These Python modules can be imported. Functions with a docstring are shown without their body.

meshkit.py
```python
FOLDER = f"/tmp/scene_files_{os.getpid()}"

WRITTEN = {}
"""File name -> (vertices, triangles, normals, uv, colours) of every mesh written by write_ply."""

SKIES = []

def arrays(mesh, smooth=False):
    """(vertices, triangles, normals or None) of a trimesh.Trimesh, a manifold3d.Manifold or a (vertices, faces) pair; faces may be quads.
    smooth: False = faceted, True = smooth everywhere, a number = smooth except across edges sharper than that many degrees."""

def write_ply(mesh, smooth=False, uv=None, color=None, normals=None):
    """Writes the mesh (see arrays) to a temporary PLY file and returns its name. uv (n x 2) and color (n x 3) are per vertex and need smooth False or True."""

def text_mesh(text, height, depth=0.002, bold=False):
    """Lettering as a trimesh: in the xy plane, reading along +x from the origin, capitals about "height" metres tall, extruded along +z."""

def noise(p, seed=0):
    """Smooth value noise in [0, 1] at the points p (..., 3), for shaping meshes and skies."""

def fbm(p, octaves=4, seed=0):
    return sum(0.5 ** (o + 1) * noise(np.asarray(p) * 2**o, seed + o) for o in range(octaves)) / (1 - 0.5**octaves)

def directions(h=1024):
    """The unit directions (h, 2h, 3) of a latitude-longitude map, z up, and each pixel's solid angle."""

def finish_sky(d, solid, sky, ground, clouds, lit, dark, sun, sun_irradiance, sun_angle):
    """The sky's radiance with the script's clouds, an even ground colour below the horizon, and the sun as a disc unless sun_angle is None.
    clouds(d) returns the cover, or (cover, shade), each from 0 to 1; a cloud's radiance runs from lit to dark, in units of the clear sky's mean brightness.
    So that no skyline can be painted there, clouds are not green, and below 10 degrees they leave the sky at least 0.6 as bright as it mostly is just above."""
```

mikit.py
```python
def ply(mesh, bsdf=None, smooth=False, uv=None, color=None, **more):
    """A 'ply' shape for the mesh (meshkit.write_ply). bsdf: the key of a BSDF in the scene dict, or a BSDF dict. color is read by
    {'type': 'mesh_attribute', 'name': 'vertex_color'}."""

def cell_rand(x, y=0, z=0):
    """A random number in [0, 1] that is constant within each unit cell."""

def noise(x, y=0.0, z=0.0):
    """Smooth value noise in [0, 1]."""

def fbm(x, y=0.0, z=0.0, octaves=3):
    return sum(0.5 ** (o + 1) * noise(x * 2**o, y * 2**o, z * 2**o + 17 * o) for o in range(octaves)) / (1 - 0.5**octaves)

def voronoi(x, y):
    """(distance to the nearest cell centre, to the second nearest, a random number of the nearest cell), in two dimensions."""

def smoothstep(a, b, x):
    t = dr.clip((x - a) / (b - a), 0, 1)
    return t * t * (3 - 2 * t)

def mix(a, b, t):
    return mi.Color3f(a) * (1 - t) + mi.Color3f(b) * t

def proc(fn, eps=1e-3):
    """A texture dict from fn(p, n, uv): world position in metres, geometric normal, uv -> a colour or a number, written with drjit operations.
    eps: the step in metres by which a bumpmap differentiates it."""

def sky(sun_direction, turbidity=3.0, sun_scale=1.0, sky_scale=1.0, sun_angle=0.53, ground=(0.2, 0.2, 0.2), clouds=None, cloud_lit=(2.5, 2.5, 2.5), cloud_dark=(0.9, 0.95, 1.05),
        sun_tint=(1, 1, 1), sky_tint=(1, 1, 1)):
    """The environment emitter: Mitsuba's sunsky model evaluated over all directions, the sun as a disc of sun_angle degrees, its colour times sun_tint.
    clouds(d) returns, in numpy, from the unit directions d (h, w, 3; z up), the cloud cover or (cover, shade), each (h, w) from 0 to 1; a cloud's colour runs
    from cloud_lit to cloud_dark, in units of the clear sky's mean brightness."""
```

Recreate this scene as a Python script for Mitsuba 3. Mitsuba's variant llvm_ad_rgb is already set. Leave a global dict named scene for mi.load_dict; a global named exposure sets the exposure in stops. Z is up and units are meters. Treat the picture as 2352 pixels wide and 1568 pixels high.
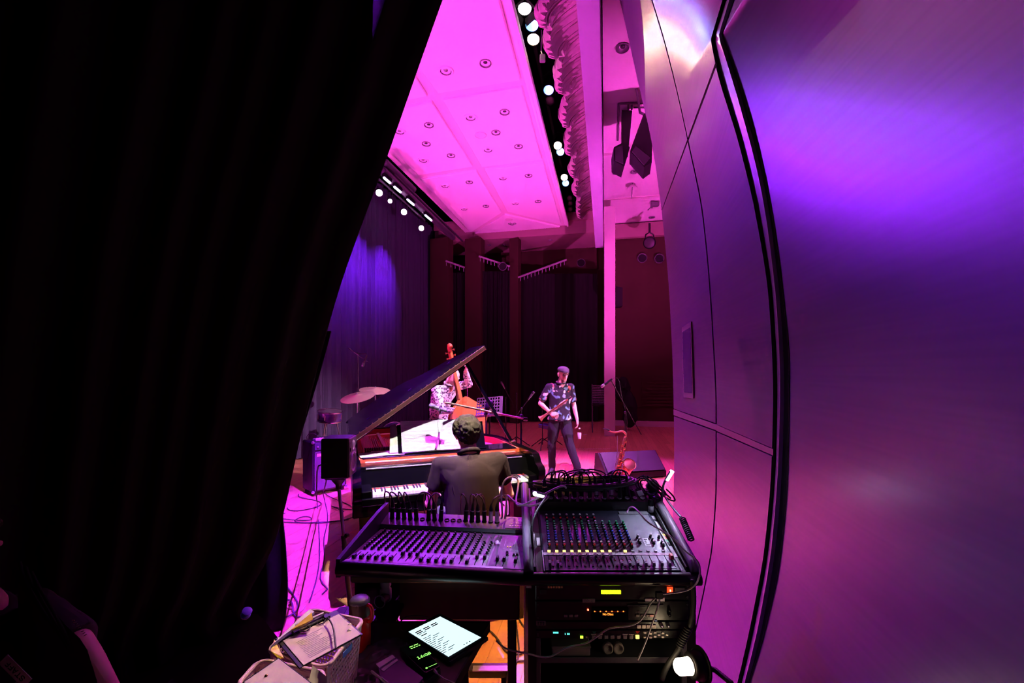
import math, random, numpy as np, trimesh, manifold3d as m3
import mitsuba as mi, drjit as dr
import mikit, meshkit
from shapely.geometry import Polygon, box as sbox
from mikit import ply, proc, smoothstep, mix

T = mi.ScalarTransform4f
scene, labels = {}, {}
F, HOR, CX, H = 980.0, 850.0, 1176.0, 1.65
exposure = 1.0

# ---------------------------------------------------------------- camera and lights
scene['camera'] = {'type': 'perspective', 'fov_axis': 'x', 'fov': math.degrees(2 * math.atan(1176 / F)),
                   'near_clip': 0.02, 'far_clip': 100.0, 'principal_point_offset_y': (784 - HOR) / 1568,
                   'to_world': T().look_at([0, 0, H], [0, 1, H], [0, 0, 1])}

def rgb(r, g, b): return {'type': 'rgb', 'value': [r, g, b]}
def spot(key, pos, target, color, power, cone, beam=None, weight=1.0):
    scene[key] = {'type': 'spot', 'to_world': T().look_at(list(map(float, pos)), list(map(float, target)), [0.01, 0.02, 1]),
                  'intensity': rgb(*[c * power for c in color]), 'cutoff_angle': float(cone), 'beam_width': float(beam if beam else cone * 0.55),
                  'sampling_weight': float(weight)}

E1 = np.array([0.213, 0.977, 0.0]); E2 = np.array([-0.977, 0.213, 0.0])   # across the stage, and upstage
def S(a, b, z=0.0): return a * E1 + b * E2 + np.array([0, 0, z])
def P(u, v, Y): return np.array([(u - CX) / F * Y, Y, H - (v - HOR) / F * Y])      # the point at depth Y seen at a pixel
def Z(u, v, z=0.0): return P(u, v, (H - z) * F / (v - HOR))                           # ... on the level z

MAGENTA, PINK, VIOLET, WARM, WHITE = (1.0, 0.04, 0.85), (1.0, 0.10, 0.45), (0.25, 0.008, 1.0), (1.0, 0.62, 0.30), (1.0, 0.92, 0.85)
# violet washes from the LED bar on the back curtain and across to the steel wall
BAR = [P(u, v, (Zb - H) * F / (HOR - v)) for u, v, Zb in ((871, 443, 5.15), (896, 462, 5.15), (928, 487, 5.15), (968, 524, 5.15))]
for i, p in enumerate(BAR):
    if i == 1: continue
    spot(f'light_curtain_{i}', p + np.array([0.05, -0.05, -0.1]), p + np.array([0, 0, -1.15]) + E2 * 1.06, (0.30, 0.015, 1.0), 55, 30, 3)

def beam(key, a, b, color, power, cone, inner, start=0.45):
    a, b = np.asarray(a, float), np.asarray(b, float); spot(key, a + (b - a) / np.linalg.norm(b - a) * start, b, color, power, cone, inner)
FAR_LED = BAR[3] + np.array([0.1, -0.8, -0.75])
beam('light_wall_violet', FAR_LED, (0.85, 1.2, 1.3), (0.36, 0.012, 1.0), 8, 14, 8)
beam('light_wing_violet', BAR[0], (0.12, 1.6, 1.0), (0.33, 0.012, 1.0), 40, 8.5, 6)
beam('light_wall_magenta', S(8.5, 0.9, 5.5), (1.45, 3.3, 1.3), (1.0, 0.05, 0.9), 45, 14, 6)
# magenta pars on the bars over the stage, lighting the floor
spot('light_floor_left', S(3.0, 1.0, 5.5), (-1.6, 4.4, 0.0), (0.46, 0.016, 1.6), 640, 19, 15)
spot('light_floor_mid', S(9.5, 0.9, 5.5), (0.9, 5.6, 0.0), (1.0, 0.04, 1.4), 150, 29, 14)
spot('light_floor_front', S(5.2, 0.6, 5.5), (0.75, 6.1, 0.5), (1.0, 0.22, 1.15), 240, 19, 7)
spot('light_musicians', S(4.2, 0.7, 5.5), (-0.85, 6.2, 1.4), (1.0, 0.40, 0.95), 190, 9, 5)
# warm front light on the piano from the lantern row
spot('light_piano', S(2.3, 0.5, 5.5), (-0.48, 3.55, 0.95), (1.0, 0.80, 0.55), 450, 10, 8)
spot('light_wing', S(2.3, 0.0, 5.3), (-0.05, 2.5, 0.0), (1.0, 0.42, 0.08), 120, 8, 5)
spot('light_desk', S(5.0, 0.8, 5.5), (-0.64, 1.13, 0.9), (1.0, 0.66, 0.42), 95, 2.6, 1.9)
# lanterns of the slot catching the steel wall
spot('light_lantern_warm', (0.36, 6.05, 5.6), (0.93, 2.6, 3.7), (1.0, 0.65, 0.3), 5, 16, 7)
spot('light_lantern_blue', (0.34, 5.3, 5.75), (0.93, 2.5, 3.8), (0.15, 0.25, 1.0), 4, 16, 7)
beam('light_wall_low', BAR[2], (0.95, 1.5, 1.0), (0.30, 0.01, 1.0), 18, 13, 8)
# uplights standing behind the drapes wash the ceiling
spot('light_ceiling_left', (-4.6, 4.6, 0.5), (-0.6, 7.5, 6.0), (1.0, 0.055, 0.72), 66, 42, 28)
spot('light_ceiling_far', S(10.4, 4.6, 0.5), (0.0, 8.2, 6.0), (1.0, 0.06, 0.55), 26, 55, 25)
spot('light_ceiling_near', (-2.9, 2.3, 0.4), (-1.0, 5.6, 6.0), (1.0, 0.055, 0.78), 75, 34, 22)
spot('light_ceiling_house', (3.9, 5.6, 0.5), (2.9, 9.6, 6.0), (1.0, 0.07, 0.75), 100, 45, 25)
spot('light_front_of_house', S(6.2, -6.0, 3.4), (0.7, 6.6, 1.2), (1.0, 0.48, 0.80), 260, 11, 6)
spot('light_pianist_violet', (-0.9, 1.7, 5.6), (-0.62, 2.8, 1.0), (0.30, 0.012, 1.0), 260, 5, 2.5)
# ---------------------------------------------------------------- materials
def pm(key, color, rough=0.5, metal=0.0, spec=0.5, **kw):
    c = color if isinstance(color, dict) else rgb(*color)
    scene[key] = {'type': 'twosided', 'bsdf': {'type': 'principled', 'base_color': c, 'roughness': rough, 'metallic': metal, 'specular': spec, **kw}}
    return key
def diffuse(key, color):
    scene[key] = {'type': 'twosided', 'bsdf': {'type': 'diffuse', 'reflectance': color if isinstance(color, dict) else rgb(*color)}}
    return key

def floor_colour(p, n, uv):
    a = p.x * 0.213 + p.y * 0.977; b = -p.x * 0.977 + p.y * 0.213
    row = dr.floor(b / 0.11)
    r = mikit.cell_rand(row, dr.floor(a / 1.8 + mikit.cell_rand(row, 3) * 1.8), 5)
    g = mikit.fbm(a * 2.0, b * 45.0, r * 9, octaves=3)
    fb = b / 0.11 - row
    joint = smoothstep(0.0, 0.03, fb) * smoothstep(1.0, 0.97, fb)
    c = mix((0.40, 0.21, 0.085), (0.60, 0.36, 0.17), g * 0.6 + r * 0.4)
    return c * (0.6 + 0.4 * joint)
def plank_grain(p, n, uv):
    a = p.x * 0.213 + p.y * 0.977; b = -p.x * 0.977 + p.y * 0.213
    row = dr.floor(b / 0.11)
    r = mikit.cell_rand(row, dr.floor(a / 1.8 + mikit.cell_rand(row, 3) * 1.8), 5)
    g = mikit.fbm(a * 2.0, b * 45.0, r * 9, octaves=3)
    return mix((0.42, 0.22, 0.09), (0.62, 0.37, 0.17), g * 0.6 + r * 0.4)
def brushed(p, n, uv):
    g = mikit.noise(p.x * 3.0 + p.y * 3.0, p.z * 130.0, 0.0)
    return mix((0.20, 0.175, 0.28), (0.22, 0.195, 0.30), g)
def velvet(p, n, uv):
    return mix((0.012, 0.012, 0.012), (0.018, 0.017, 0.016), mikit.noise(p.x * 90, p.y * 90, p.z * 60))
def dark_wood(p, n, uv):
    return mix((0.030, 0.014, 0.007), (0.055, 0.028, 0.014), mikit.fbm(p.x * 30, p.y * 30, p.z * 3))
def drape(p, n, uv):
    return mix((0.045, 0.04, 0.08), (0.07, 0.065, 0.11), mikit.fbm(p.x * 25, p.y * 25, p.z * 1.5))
def tropical(p, n, uv):
    d, d2, w = mikit.voronoi(p.x * 11 + p.y * 7 + mikit.noise(p.z * 14, p.x * 9) * 1.3, p.z * 9 + mikit.noise(p.x * 13, p.z * 7) * 1.2)
    m = smoothstep(0.42, 0.34, d) * smoothstep(0.35, 0.45, mikit.noise(p.x * 30, p.z * 26, 3.0))
    tone = mix(mix((0.75, 0.65, 0.6), (0.12, 0.30, 0.34), smoothstep(0.45, 0.5, w)), (0.65, 0.2, 0.15), smoothstep(0.85, 0.88, w))
    return mix((0.018, 0.018, 0.022), tone, m)
def speckled(p, n, uv):
    g = mikit.fbm(p.x * 45, p.y * 45, p.z * 45, octaves=2)
    return mix((0.75, 0.72, 0.76), (0.06, 0.05, 0.10), smoothstep(0.50, 0.60, g))
def hair_tone(p, n, uv):
    return mix((0.005, 0.004, 0.004), (0.035, 0.03, 0.027), mikit.noise(p.x * 160, p.y * 160, p.z * 50))

scene_bsdf = [
    pm('m_floor', proc(floor_colour), 0.38), pm('m_plank', proc(plank_grain), 0.36),
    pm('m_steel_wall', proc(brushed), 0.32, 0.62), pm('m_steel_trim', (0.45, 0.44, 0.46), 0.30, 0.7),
    pm('m_groove', (0.01, 0.01, 0.012), 0.7), diffuse('m_velvet', proc(velvet)), diffuse('m_drape', proc(drape)),
    diffuse('m_ceiling', (0.82, 0.80, 0.78)), diffuse('m_ceiling_joint', (0.72, 0.66, 0.62)), diffuse('m_plaster', (0.62, 0.57, 0.52)),
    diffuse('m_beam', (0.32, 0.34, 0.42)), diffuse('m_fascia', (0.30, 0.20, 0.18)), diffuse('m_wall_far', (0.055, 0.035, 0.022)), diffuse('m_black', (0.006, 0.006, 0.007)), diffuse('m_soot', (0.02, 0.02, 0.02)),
    diffuse('m_ruffle', (0.55, 0.46, 0.42)),
    pm('m_lacquer', (0.0007, 0.0007, 0.0008), 0.05, 0.0, 0.28),
    pm('m_black_plastic', (0.007, 0.007, 0.008), 0.42, 0.0, 0.3), pm('m_black_satin', (0.006, 0.006, 0.007), 0.3, 0.0, 0.4), pm('m_rubber', (0.012, 0.012, 0.012), 0.6),
    pm('m_charcoal', (0.035, 0.035, 0.04), 0.5, 0.0, 0.3), pm('m_grey', (0.20, 0.20, 0.21), 0.45), pm('m_dark_grey', (0.09, 0.09, 0.10), 0.45), pm('m_light_grey', (0.48, 0.48, 0.50), 0.45),
    pm('m_silver', (0.62, 0.62, 0.64), 0.25, 0.9), pm('m_chrome', (0.8, 0.8, 0.82), 0.12, 1.0), pm('m_cymbal', (0.75, 0.62, 0.42), 0.45, 0.35), pm('m_brass', (0.78, 0.52, 0.20), 0.22, 1.0), pm('m_gold_plate', (0.72, 0.48, 0.18), 0.35, 0.8),
    pm('m_copper_lacquer', (0.70, 0.36, 0.22), 0.25, 0.9),
    pm('m_ivory', (0.82, 0.80, 0.74), 0.25), pm('m_paper', (0.86, 0.85, 0.83), 0.7), pm('m_paper_warm', (0.66, 0.57, 0.50), 0.7), pm('m_ink', (0.03, 0.03, 0.04), 0.7), pm('m_grey_ink', (0.12, 0.11, 0.11), 0.7),
    pm('m_white', (0.8, 0.8, 0.8), 0.45), pm('m_mahogany', (0.42, 0.085, 0.02), 0.3), pm('m_red_felt', (0.55, 0.03, 0.02), 0.9), pm('m_bass_wood', (0.50, 0.15, 0.035), 0.22, clearcoat=0.8),
    pm('m_tan_wood', (0.40, 0.27, 0.17), 0.4), pm('m_dark_wood', proc(dark_wood), 0.5),
    pm('m_skin', (0.62, 0.36, 0.26), 0.5), pm('m_skin_pale', (0.72, 0.48, 0.38), 0.5), pm('m_lip', (0.40, 0.14, 0.12), 0.5), pm('m_eye', (0.03, 0.02, 0.02), 0.2),
    pm('m_hair', proc(hair_tone), 0.75, 0.0, 0.12), pm('m_grey_hair', (0.55, 0.53, 0.52), 0.7), pm('m_beard', (0.30, 0.22, 0.18), 0.8),
    pm('m_polo', (0.016, 0.011, 0.013), 0.95, 0.0, 0.02), pm('m_tropical', proc(tropical), 0.9, 0.0, 0.1), pm('m_speckled', proc(speckled), 0.8), pm('m_jeans', (0.016, 0.016, 0.024), 0.9, 0.0, 0.1), pm('m_cap', (0.045, 0.04, 0.05), 0.9, 0.0, 0.1), pm('m_shoe', (0.02, 0.02, 0.03), 0.45),
    pm('m_jacket', (0.012, 0.011, 0.011), 0.9),
    pm('m_basket', (0.66, 0.47, 0.40), 0.4), pm('m_red', (0.50, 0.02, 0.015), 0.3), pm('m_green', (0.02, 0.35, 0.13), 0.4), pm('m_blue', (0.03, 0.10, 0.50), 0.4), pm('m_yellow', (0.80, 0.60, 0.05), 0.5), pm('m_light_blue', (0.15, 0.35, 0.75), 0.45),
    pm('m_purple_leather', (0.035, 0.015, 0.10), 0.35), pm('m_leather', (0.016, 0.014, 0.02), 0.4), pm('m_grille', (0.075, 0.062, 0.06), 0.8), pm('m_console_grey', (0.20, 0.20, 0.23), 0.45, 0.1), pm('m_console_blue', (0.035, 0.035, 0.06), 0.45, 0.1),
    pm('m_tape', (0.78, 0.72, 0.78), 0.6), pm('m_fabric', (0.02, 0.017, 0.03), 0.95), pm('m_felt_cup', (0.22, 0.19, 0.16), 0.7), pm('m_box_grey', (0.24, 0.21, 0.19), 0.6), pm('m_cable', (0.03, 0.028, 0.028), 0.42), pm('m_white_cable', (0.65, 0.60, 0.58), 0.45),
]
scene['m_clear'] = {'type': 'thindielectric', 'int_ior': 1.35}

def glow(r, g, b, w=0.05): return {'type': 'area', 'radiance': rgb(r, g, b), 'sampling_weight': float(w)}

# ---------------------------------------------------------------- mesh helpers
def cat(*ms): return trimesh.util.concatenate([m for m in ms if m is not None])
def box(c, s):
    m = trimesh.creation.box(s); m.apply_translation(c); return m
def bx(x0, x1, y0, y1, z0, z1): return box([(x0 + x1) / 2, (y0 + y1) / 2, (z0 + z1) / 2], [x1 - x0, y1 - y0, z1 - z0])
def hull(pts):
    mm = m3.Manifold.hull_points(np.asarray(pts, np.float64)).to_mesh()
    return trimesh.Trimesh(np.array(mm.vert_properties[:, :3]), np.array(mm.tri_verts), process=False)
def rbox(x0, x1, y0, y1, z0, z1, r=0.01):
    """A box with chamfered edges."""
    pts = []
    for x, sx in ((x0, 1), (x1, -1)):
        for y, sy in ((y0, 1), (y1, -1)):
            for z, sz in ((z0, 1), (z1, -1)):
                pts += [(x, y + sy * r, z + sz * r), (x + sx * r, y, z + sz * r), (x + sx * r, y + sy * r, z)]
    return hull(pts)
def frame_of(d):
    d = np.asarray(d, float); d = d / np.linalg.norm(d)
    a = np.cross(d, [0, 0, 1.0] if abs(d[2]) < 0.95 else [1.0, 0, 0]); a /= np.linalg.norm(a)
    return a, np.cross(d, a), d
def tube(pts, r, n=8, cap=True):
    p = np.asarray(pts, float); k = len(p); r = np.broadcast_to(r, (k,))
    t = np.gradient(p, axis=0); t /= np.linalg.norm(t, axis=1, keepdims=True) + 1e-12
    a, _, _ = frame_of(t[0]); A = []
    for i in range(k):
        a = a - t[i] * (a @ t[i]); a /= np.linalg.norm(a) + 1e-12; A.append(a)
    A = np.array(A); B = np.cross(t, A); g = np.arange(n) * 2 * np.pi / n
    v = (p[:, None] + r[:, None, None] * (np.cos(g)[None, :, None] * A[:, None] + np.sin(g)[None, :, None] * B[:, None])).reshape(-1, 3)
    f = []
    for i in range(k - 1):
        for j in range(n):
            q = (i * n + j, i * n + (j + 1) % n, (i + 1) * n + (j + 1) % n, (i + 1) * n + j)
            f += [(q[0], q[1], q[2]), (q[0], q[2], q[3])]
    if cap:
        v = np.vstack([v, p[:1], p[-1:]])
        for j in range(n):
            f += [(k * n, (j + 1) % n, j), (k * n + 1, (k - 1) * n + j, (k - 1) * n + (j + 1) % n)]
    return trimesh.Trimesh(v, np.array(f), process=False)
def cyl(p0, p1, r0, r1=None, n=16): return tube([p0, p1], [r0, r0 if r1 is None else r1], n)
def spline(pts, n=40):
    from scipy.interpolate import CubicSpline
    p = np.asarray(pts, float); s = np.r_[0, np.cumsum(np.linalg.norm(np.diff(p, axis=0), axis=1))]
    return CubicSpline(s, p)(np.linspace(0, s[-1], n))
def lathe(prof, n=24):
    """Revolve (radius, z) about z."""
    m = trimesh.creation.revolve(np.asarray(prof, float), sections=n)
    if m.volume < 0: m.invert()
    return m
def prism(poly, z0, z1):
    m = trimesh.creation.extrude_polygon(poly if isinstance(poly, Polygon) else Polygon(poly), z1 - z0, engine='earcut')
    m.apply_translation([0, 0, z0]); return m
def ball(c, r, sub=2, s=(1, 1, 1)):
    m = trimesh.creation.icosphere(sub, 1.0); m.vertices = m.vertices * (np.asarray(s) * r) + np.asarray(c); return m
def M4(o, x, y, z=None):
    x = np.asarray(x, float); x /= np.linalg.norm(x); y = np.asarray(y, float); y = y - x * (x @ y); y /= np.linalg.norm(y)
    m = np.eye(4); m[:3, 0], m[:3, 1], m[:3, 2], m[:3, 3] = x, y, np.cross(x, y) if z is None else z, o
    return m
def along(o, d):
    """A frame at o whose z runs along d."""
    a, b, d = frame_of(d); m = np.eye(4); m[:3, 0], m[:3, 1], m[:3, 2], m[:3, 3] = a, b, d, o; return m
def yaw(o, ang):
    c, s = math.cos(ang), math.sin(ang); m = np.eye(4); m[:2, :2] = [[c, -s], [s, c]]; m[:3, 3] = o; return m
def shift(x, y, z): m = np.eye(4); m[:3, 3] = x, y, z; return m
def moved(m, M): m = m.copy(); m.apply_transform(M); return m

# ---------------------------------------------------------------- scene helpers
used = {}
def number(key):
    n = used.get(key, -1) + 1; used[key] = n
    return key if n == 0 else f'{key}_{n:03d}'
class Thing:
    """A top-level thing: parts are added under its key, in its own frame."""
    def __init__(self, name, label, category, M=None, group=None, kind=None):
        self.key = number(name); self.M = np.eye(4) if M is None else M
        labels[self.key] = {'label': label, 'category': category}
        if group: labels[self.key]['group'] = group
        if kind: labels[self.key]['kind'] = kind
    def add(self, name, mesh, mat, smooth=False, under=None, label=None, kind=None, M=None, em=None):
        key = number((under or self.key) + '__' + name)
        m = self.M if M is None else self.M @ M
        d = dict(mesh) if isinstance(mesh, dict) else ply(mesh, mat, smooth)
        d['to_world'] = T(m)
        if em: d['emitter'] = em
        scene[key] = d
        if label or kind:
            labels[key] = {k: v for k, v in (('label', label), ('kind', kind)) if v}
        return key
def thing(name, label, category, mesh, mat, smooth=False, group=None, M=None, em=None, kind=None):
    key = number(name); d = dict(mesh) if isinstance(mesh, dict) else ply(mesh, mat, smooth)
    if M is not None: d['to_world'] = T(M)
    if em: d['emitter'] = em
    scene[key] = d; labels[key] = {'label': label, 'category': category}
    if group: labels[key]['group'] = group
    if kind: labels[key]['kind'] = kind
    return key
def struct(name, mesh, mat, smooth=False, label=None, under=None):
    key = number(under + '__' + name) if under else number(name)
    scene[key] = dict(mesh) if isinstance(mesh, dict) else ply(mesh, mat, smooth)
    if not under:
        labels[key] = {'kind': 'structure'}
        if label: labels[key]['label'] = label
    elif label: labels[key] = {'label': label}
    return key
def grid(pts):
    """A surface through an array of points (rows, columns, 3)."""
    p = np.asarray(pts, float); r, c = p.shape[:2]
    i, j = np.meshgrid(np.arange(r - 1), np.arange(c - 1), indexing='ij'); q = (i * c + j).ravel()
    return trimesh.Trimesh(p.reshape(-1, 3), np.vstack([np.stack([q, q + 1, q + c + 1], 1), np.stack([q, q + c + 1, q + c], 1)]), process=False)
def slab(pts, n):
    """A flat polygon given by its corners, thickened by the vector n."""
    p = np.asarray(pts, float); return hull(np.vstack([p, p + np.asarray(n, float)]))
def shell(pts, d):
    """A grid surface with thickness: a second skin moved by d, and the rim between."""
    p = np.asarray(pts, float); d = np.asarray(d, float); a, b = grid(p), grid(p + d)
    b.invert(); rim = []
    for e in (p[0], p[-1], p[:, 0], p[:, -1]): rim.append(grid(np.stack([e, e + (d if d.ndim == 1 else d.reshape(-1, 3)[0])])))
    return cat(a, b, *rim)
# ---------------------------------------------------------------- the setting
rng = random.Random(7)
f_a, f_b = (-1.5, 15.0), (-7.0, 7.5)
struct('floor', slab([S(a, b, -0.0025) for a, b in ((f_a[0], f_b[0]), (f_a[1], f_b[0]), (f_a[1], f_b[1]), (f_a[0], f_b[1]))], (0, 0, -0.1)), 'm_floor', label='wooden stage floor')
plank = {}
count = 0
for row in range(-20, 60):
    off = rng.uniform(0, 1.8)
    for k in range(-1, 6):
        a0 = off + k * 1.8; b0 = row * 0.11
        c = S(a0 + 0.9, b0 + 0.055)
        if c[1] < 0.9: continue
        u, v = CX + c[0] / c[1] * F, HOR + H / c[1] * F
        if not (560 < u < 1620 and 985 < v < 1700) or 0.11 / c[1] * F < 14 or (u < 640 and v > 1350) or (u > 1240 and v > 1330): continue
        count += 1
        w = rng.uniform(-0.0008, 0.0008)
        m = rbox(0, 1.796, 0, 0.1085, -0.012, w, 0.0008)
        struct('plank', moved(m, M4(S(a0, b0, 0), E1, E2, np.array([0, 0, 1.0]))), 'm_plank', under='floor')
        if count >= 298: break
    if count >= 298: break

# ceiling: stage panel, light slot, proscenium beam, house ceiling
ZC = 6.0
struct('ceiling_stage', slab([S(a, b, ZC + 0.03) for a, b in ((3.5, 1.16), (12.95, 1.16), (12.95, 4.35), (3.5, 4.35))], (0, 0, 0.08)), 'm_ceiling_joint', label='suspended stage ceiling')
quads = [[(1141, -60), (1007, 214), (1196, 184), (1128, -60)][::-1], [(800, -60), (1132, -60), (1196, 184), (1007, 214), (950, 120)],
         [(1018, 230), (1198, 200), (1245, 366), (1107, 383)], [(1114, 390), (1248, 374), (1289, 515), (1166, 486)],
         [(880, 60), (953, 174), (982, 220), (900, 237), (780, 200)], [(850, 268), (992, 234), (1086, 382), (961, 402), (860, 300)],
         [(965, 412), (1094, 392), (1152, 488), (1081, 533)], [(1160, 492), (1286, 521), (1088, 537)]]
for q in quads[1:]:
    pts = np.array([Z(u, v, ZC) for u, v in q]); c = pts.mean(0)
    low = c + (pts - c) * (1 - 0.02 / np.linalg.norm(pts - c, axis=1, keepdims=True))
    struct('panel', hull(np.vstack([low + [0, 0, -0.012], pts, pts + [0, 0, 0.05]])), 'm_ceiling', under='ceiling_stage')
for k, bb in enumerate((1.07, 1.13, 1.19)):
    struct('edge_moulding', slab([S(a, b, ZC - 0.03 + 0.035 * k) for a, b in ((3.5, bb), (12.9, bb), (12.9, bb + 0.05), (3.5, bb + 0.05))], (0, 0, 0.12)), 'm_ceiling', under='ceiling_stage')
struct('ceiling_slot', cat(slab([S(a, b, 7.4) for a, b in ((3, -0.1), (13, -0.1), (13, 5.6), (3, 5.6))], (0, 0, 0.1))), 'm_black', label='black void over the stage')
struct('beam', slab([S(a, b, 4.8) for a, b in ((3.0, 0.045), (11.2, 0.045), (11.2, 0.24), (3.0, 0.24))], (0, 0, 2.6)), 'm_beam', label='proscenium beam')
struct('ceiling_house', slab([S(a, b, 6.0) for a, b in ((2.5, -7), (13.3, -7), (13.3, 0.03), (2.5, 0.03))], (0, 0, 0.1)), 'm_ceiling', label='hall ceiling')
for aa in (8.75, 11.1):
    struct('ceiling_rib', slab([S(a, b, 5.985) for a, b in ((aa, -5), (aa + 0.08, -5), (aa + 0.08, 0.03), (aa, 0.03))], (0, 0, 0.03)), 'm_plaster', under='ceiling_house')
# far proscenium column
struct('column', slab([S(a, b) for a, b in ((10.95, -0.25), (11.3, -0.25), (11.3, 0.02), (10.95, 0.02))], (0, 0, 5.75)), 'm_plaster', label='proscenium column')

# far wall with lintel, pilasters
def wall_piece(a0, a1, b0, b1, z0, z1): return slab([S(a, b, z0) for a, b in ((a0, b0), (a1, b0), (a1, b1), (a0, b1))], (0, 0, z1 - z0))
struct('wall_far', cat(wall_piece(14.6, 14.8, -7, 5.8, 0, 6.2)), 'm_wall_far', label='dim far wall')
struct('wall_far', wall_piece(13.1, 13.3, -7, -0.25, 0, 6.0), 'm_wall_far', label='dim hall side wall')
struct('trim_1', wall_piece(13.06, 13.1, -7, -0.25, 0, 0.16), 'm_plaster', label='baseboard of the hall side wall')
struct('trim_2', wall_piece(12.95, 13.1, -7, -0.25, 5.55, 5.95), 'm_fascia', label='fascia under the hall ceiling')
struct('lintel', cat(wall_piece(13.0, 14.6, -0.2, 5.4, 5.78, 6.15), wall_piece(12.9, 13.3, -0.2, 5.4, 6.15, 6.4)), 'm_fascia', label='lintel over the far wing')
for u0, u1, zt in ((988, 1030, 5.77), (1068, 1104, 5.77), (1170, 1190, 5.77)):
    p0, p1 = P(u0, 900, 13.4), P(u1, 900, 13.2)
    m = slab([[p0[0], p0[1], 0], [p1[0], p1[1], 0], [p1[0] + 0.1, p1[1] + 0.35, 0], [p0[0] + 0.1, p0[1] + 0.35, 0]], (0, 0, zt))
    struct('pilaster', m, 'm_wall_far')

# the steel wall at the right: seams as polylines in the photograph's frame, each at its own depth; the wall bows between them
WALLB = 0.65
def wall_depth(u): return WALLB / (0.977 * (u - CX) / F - 0.213)
def seam(pts, depth):
    pts = sorted(pts, key=lambda q: q[1]); v = np.array([q[1] for q in pts], float); u = np.array([q[0] for q in pts], float)
    from scipy.interpolate import PchipInterpolator
    k = int(np.argmin(np.where(v < 120, u, 9e9))) if v[0] > -100 and u[0] > u[1] else 0      # a sharp corner where the frame's head begins
    low = PchipInterpolator(v[k:], u[k:], extrapolate=True)
    fn = lambda x: float(np.interp(x, v[:k + 1], u[:k + 1])) if k and x < v[k] else float(low(x))
    return lambda vv: P(float(fn(np.clip(vv, v[0], v[-1]))), vv, depth)
EDGE = seam([(1408, -60), (1423, 0), (1470, 210), (1497, 330), (1523, 520), (1538, 700), (1546, 900), (1548, 1050), (1546, 1150), (1540, 1300)], 4.10)
SEAM = seam([(1478, -60), (1497, 0), (1530, 110), (1580, 322), (1615, 500), (1637, 760), (1645, 950), (1645, 1100), (1636, 1250), (1620, 1340), (1590, 1480)], 2.62)
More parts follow.
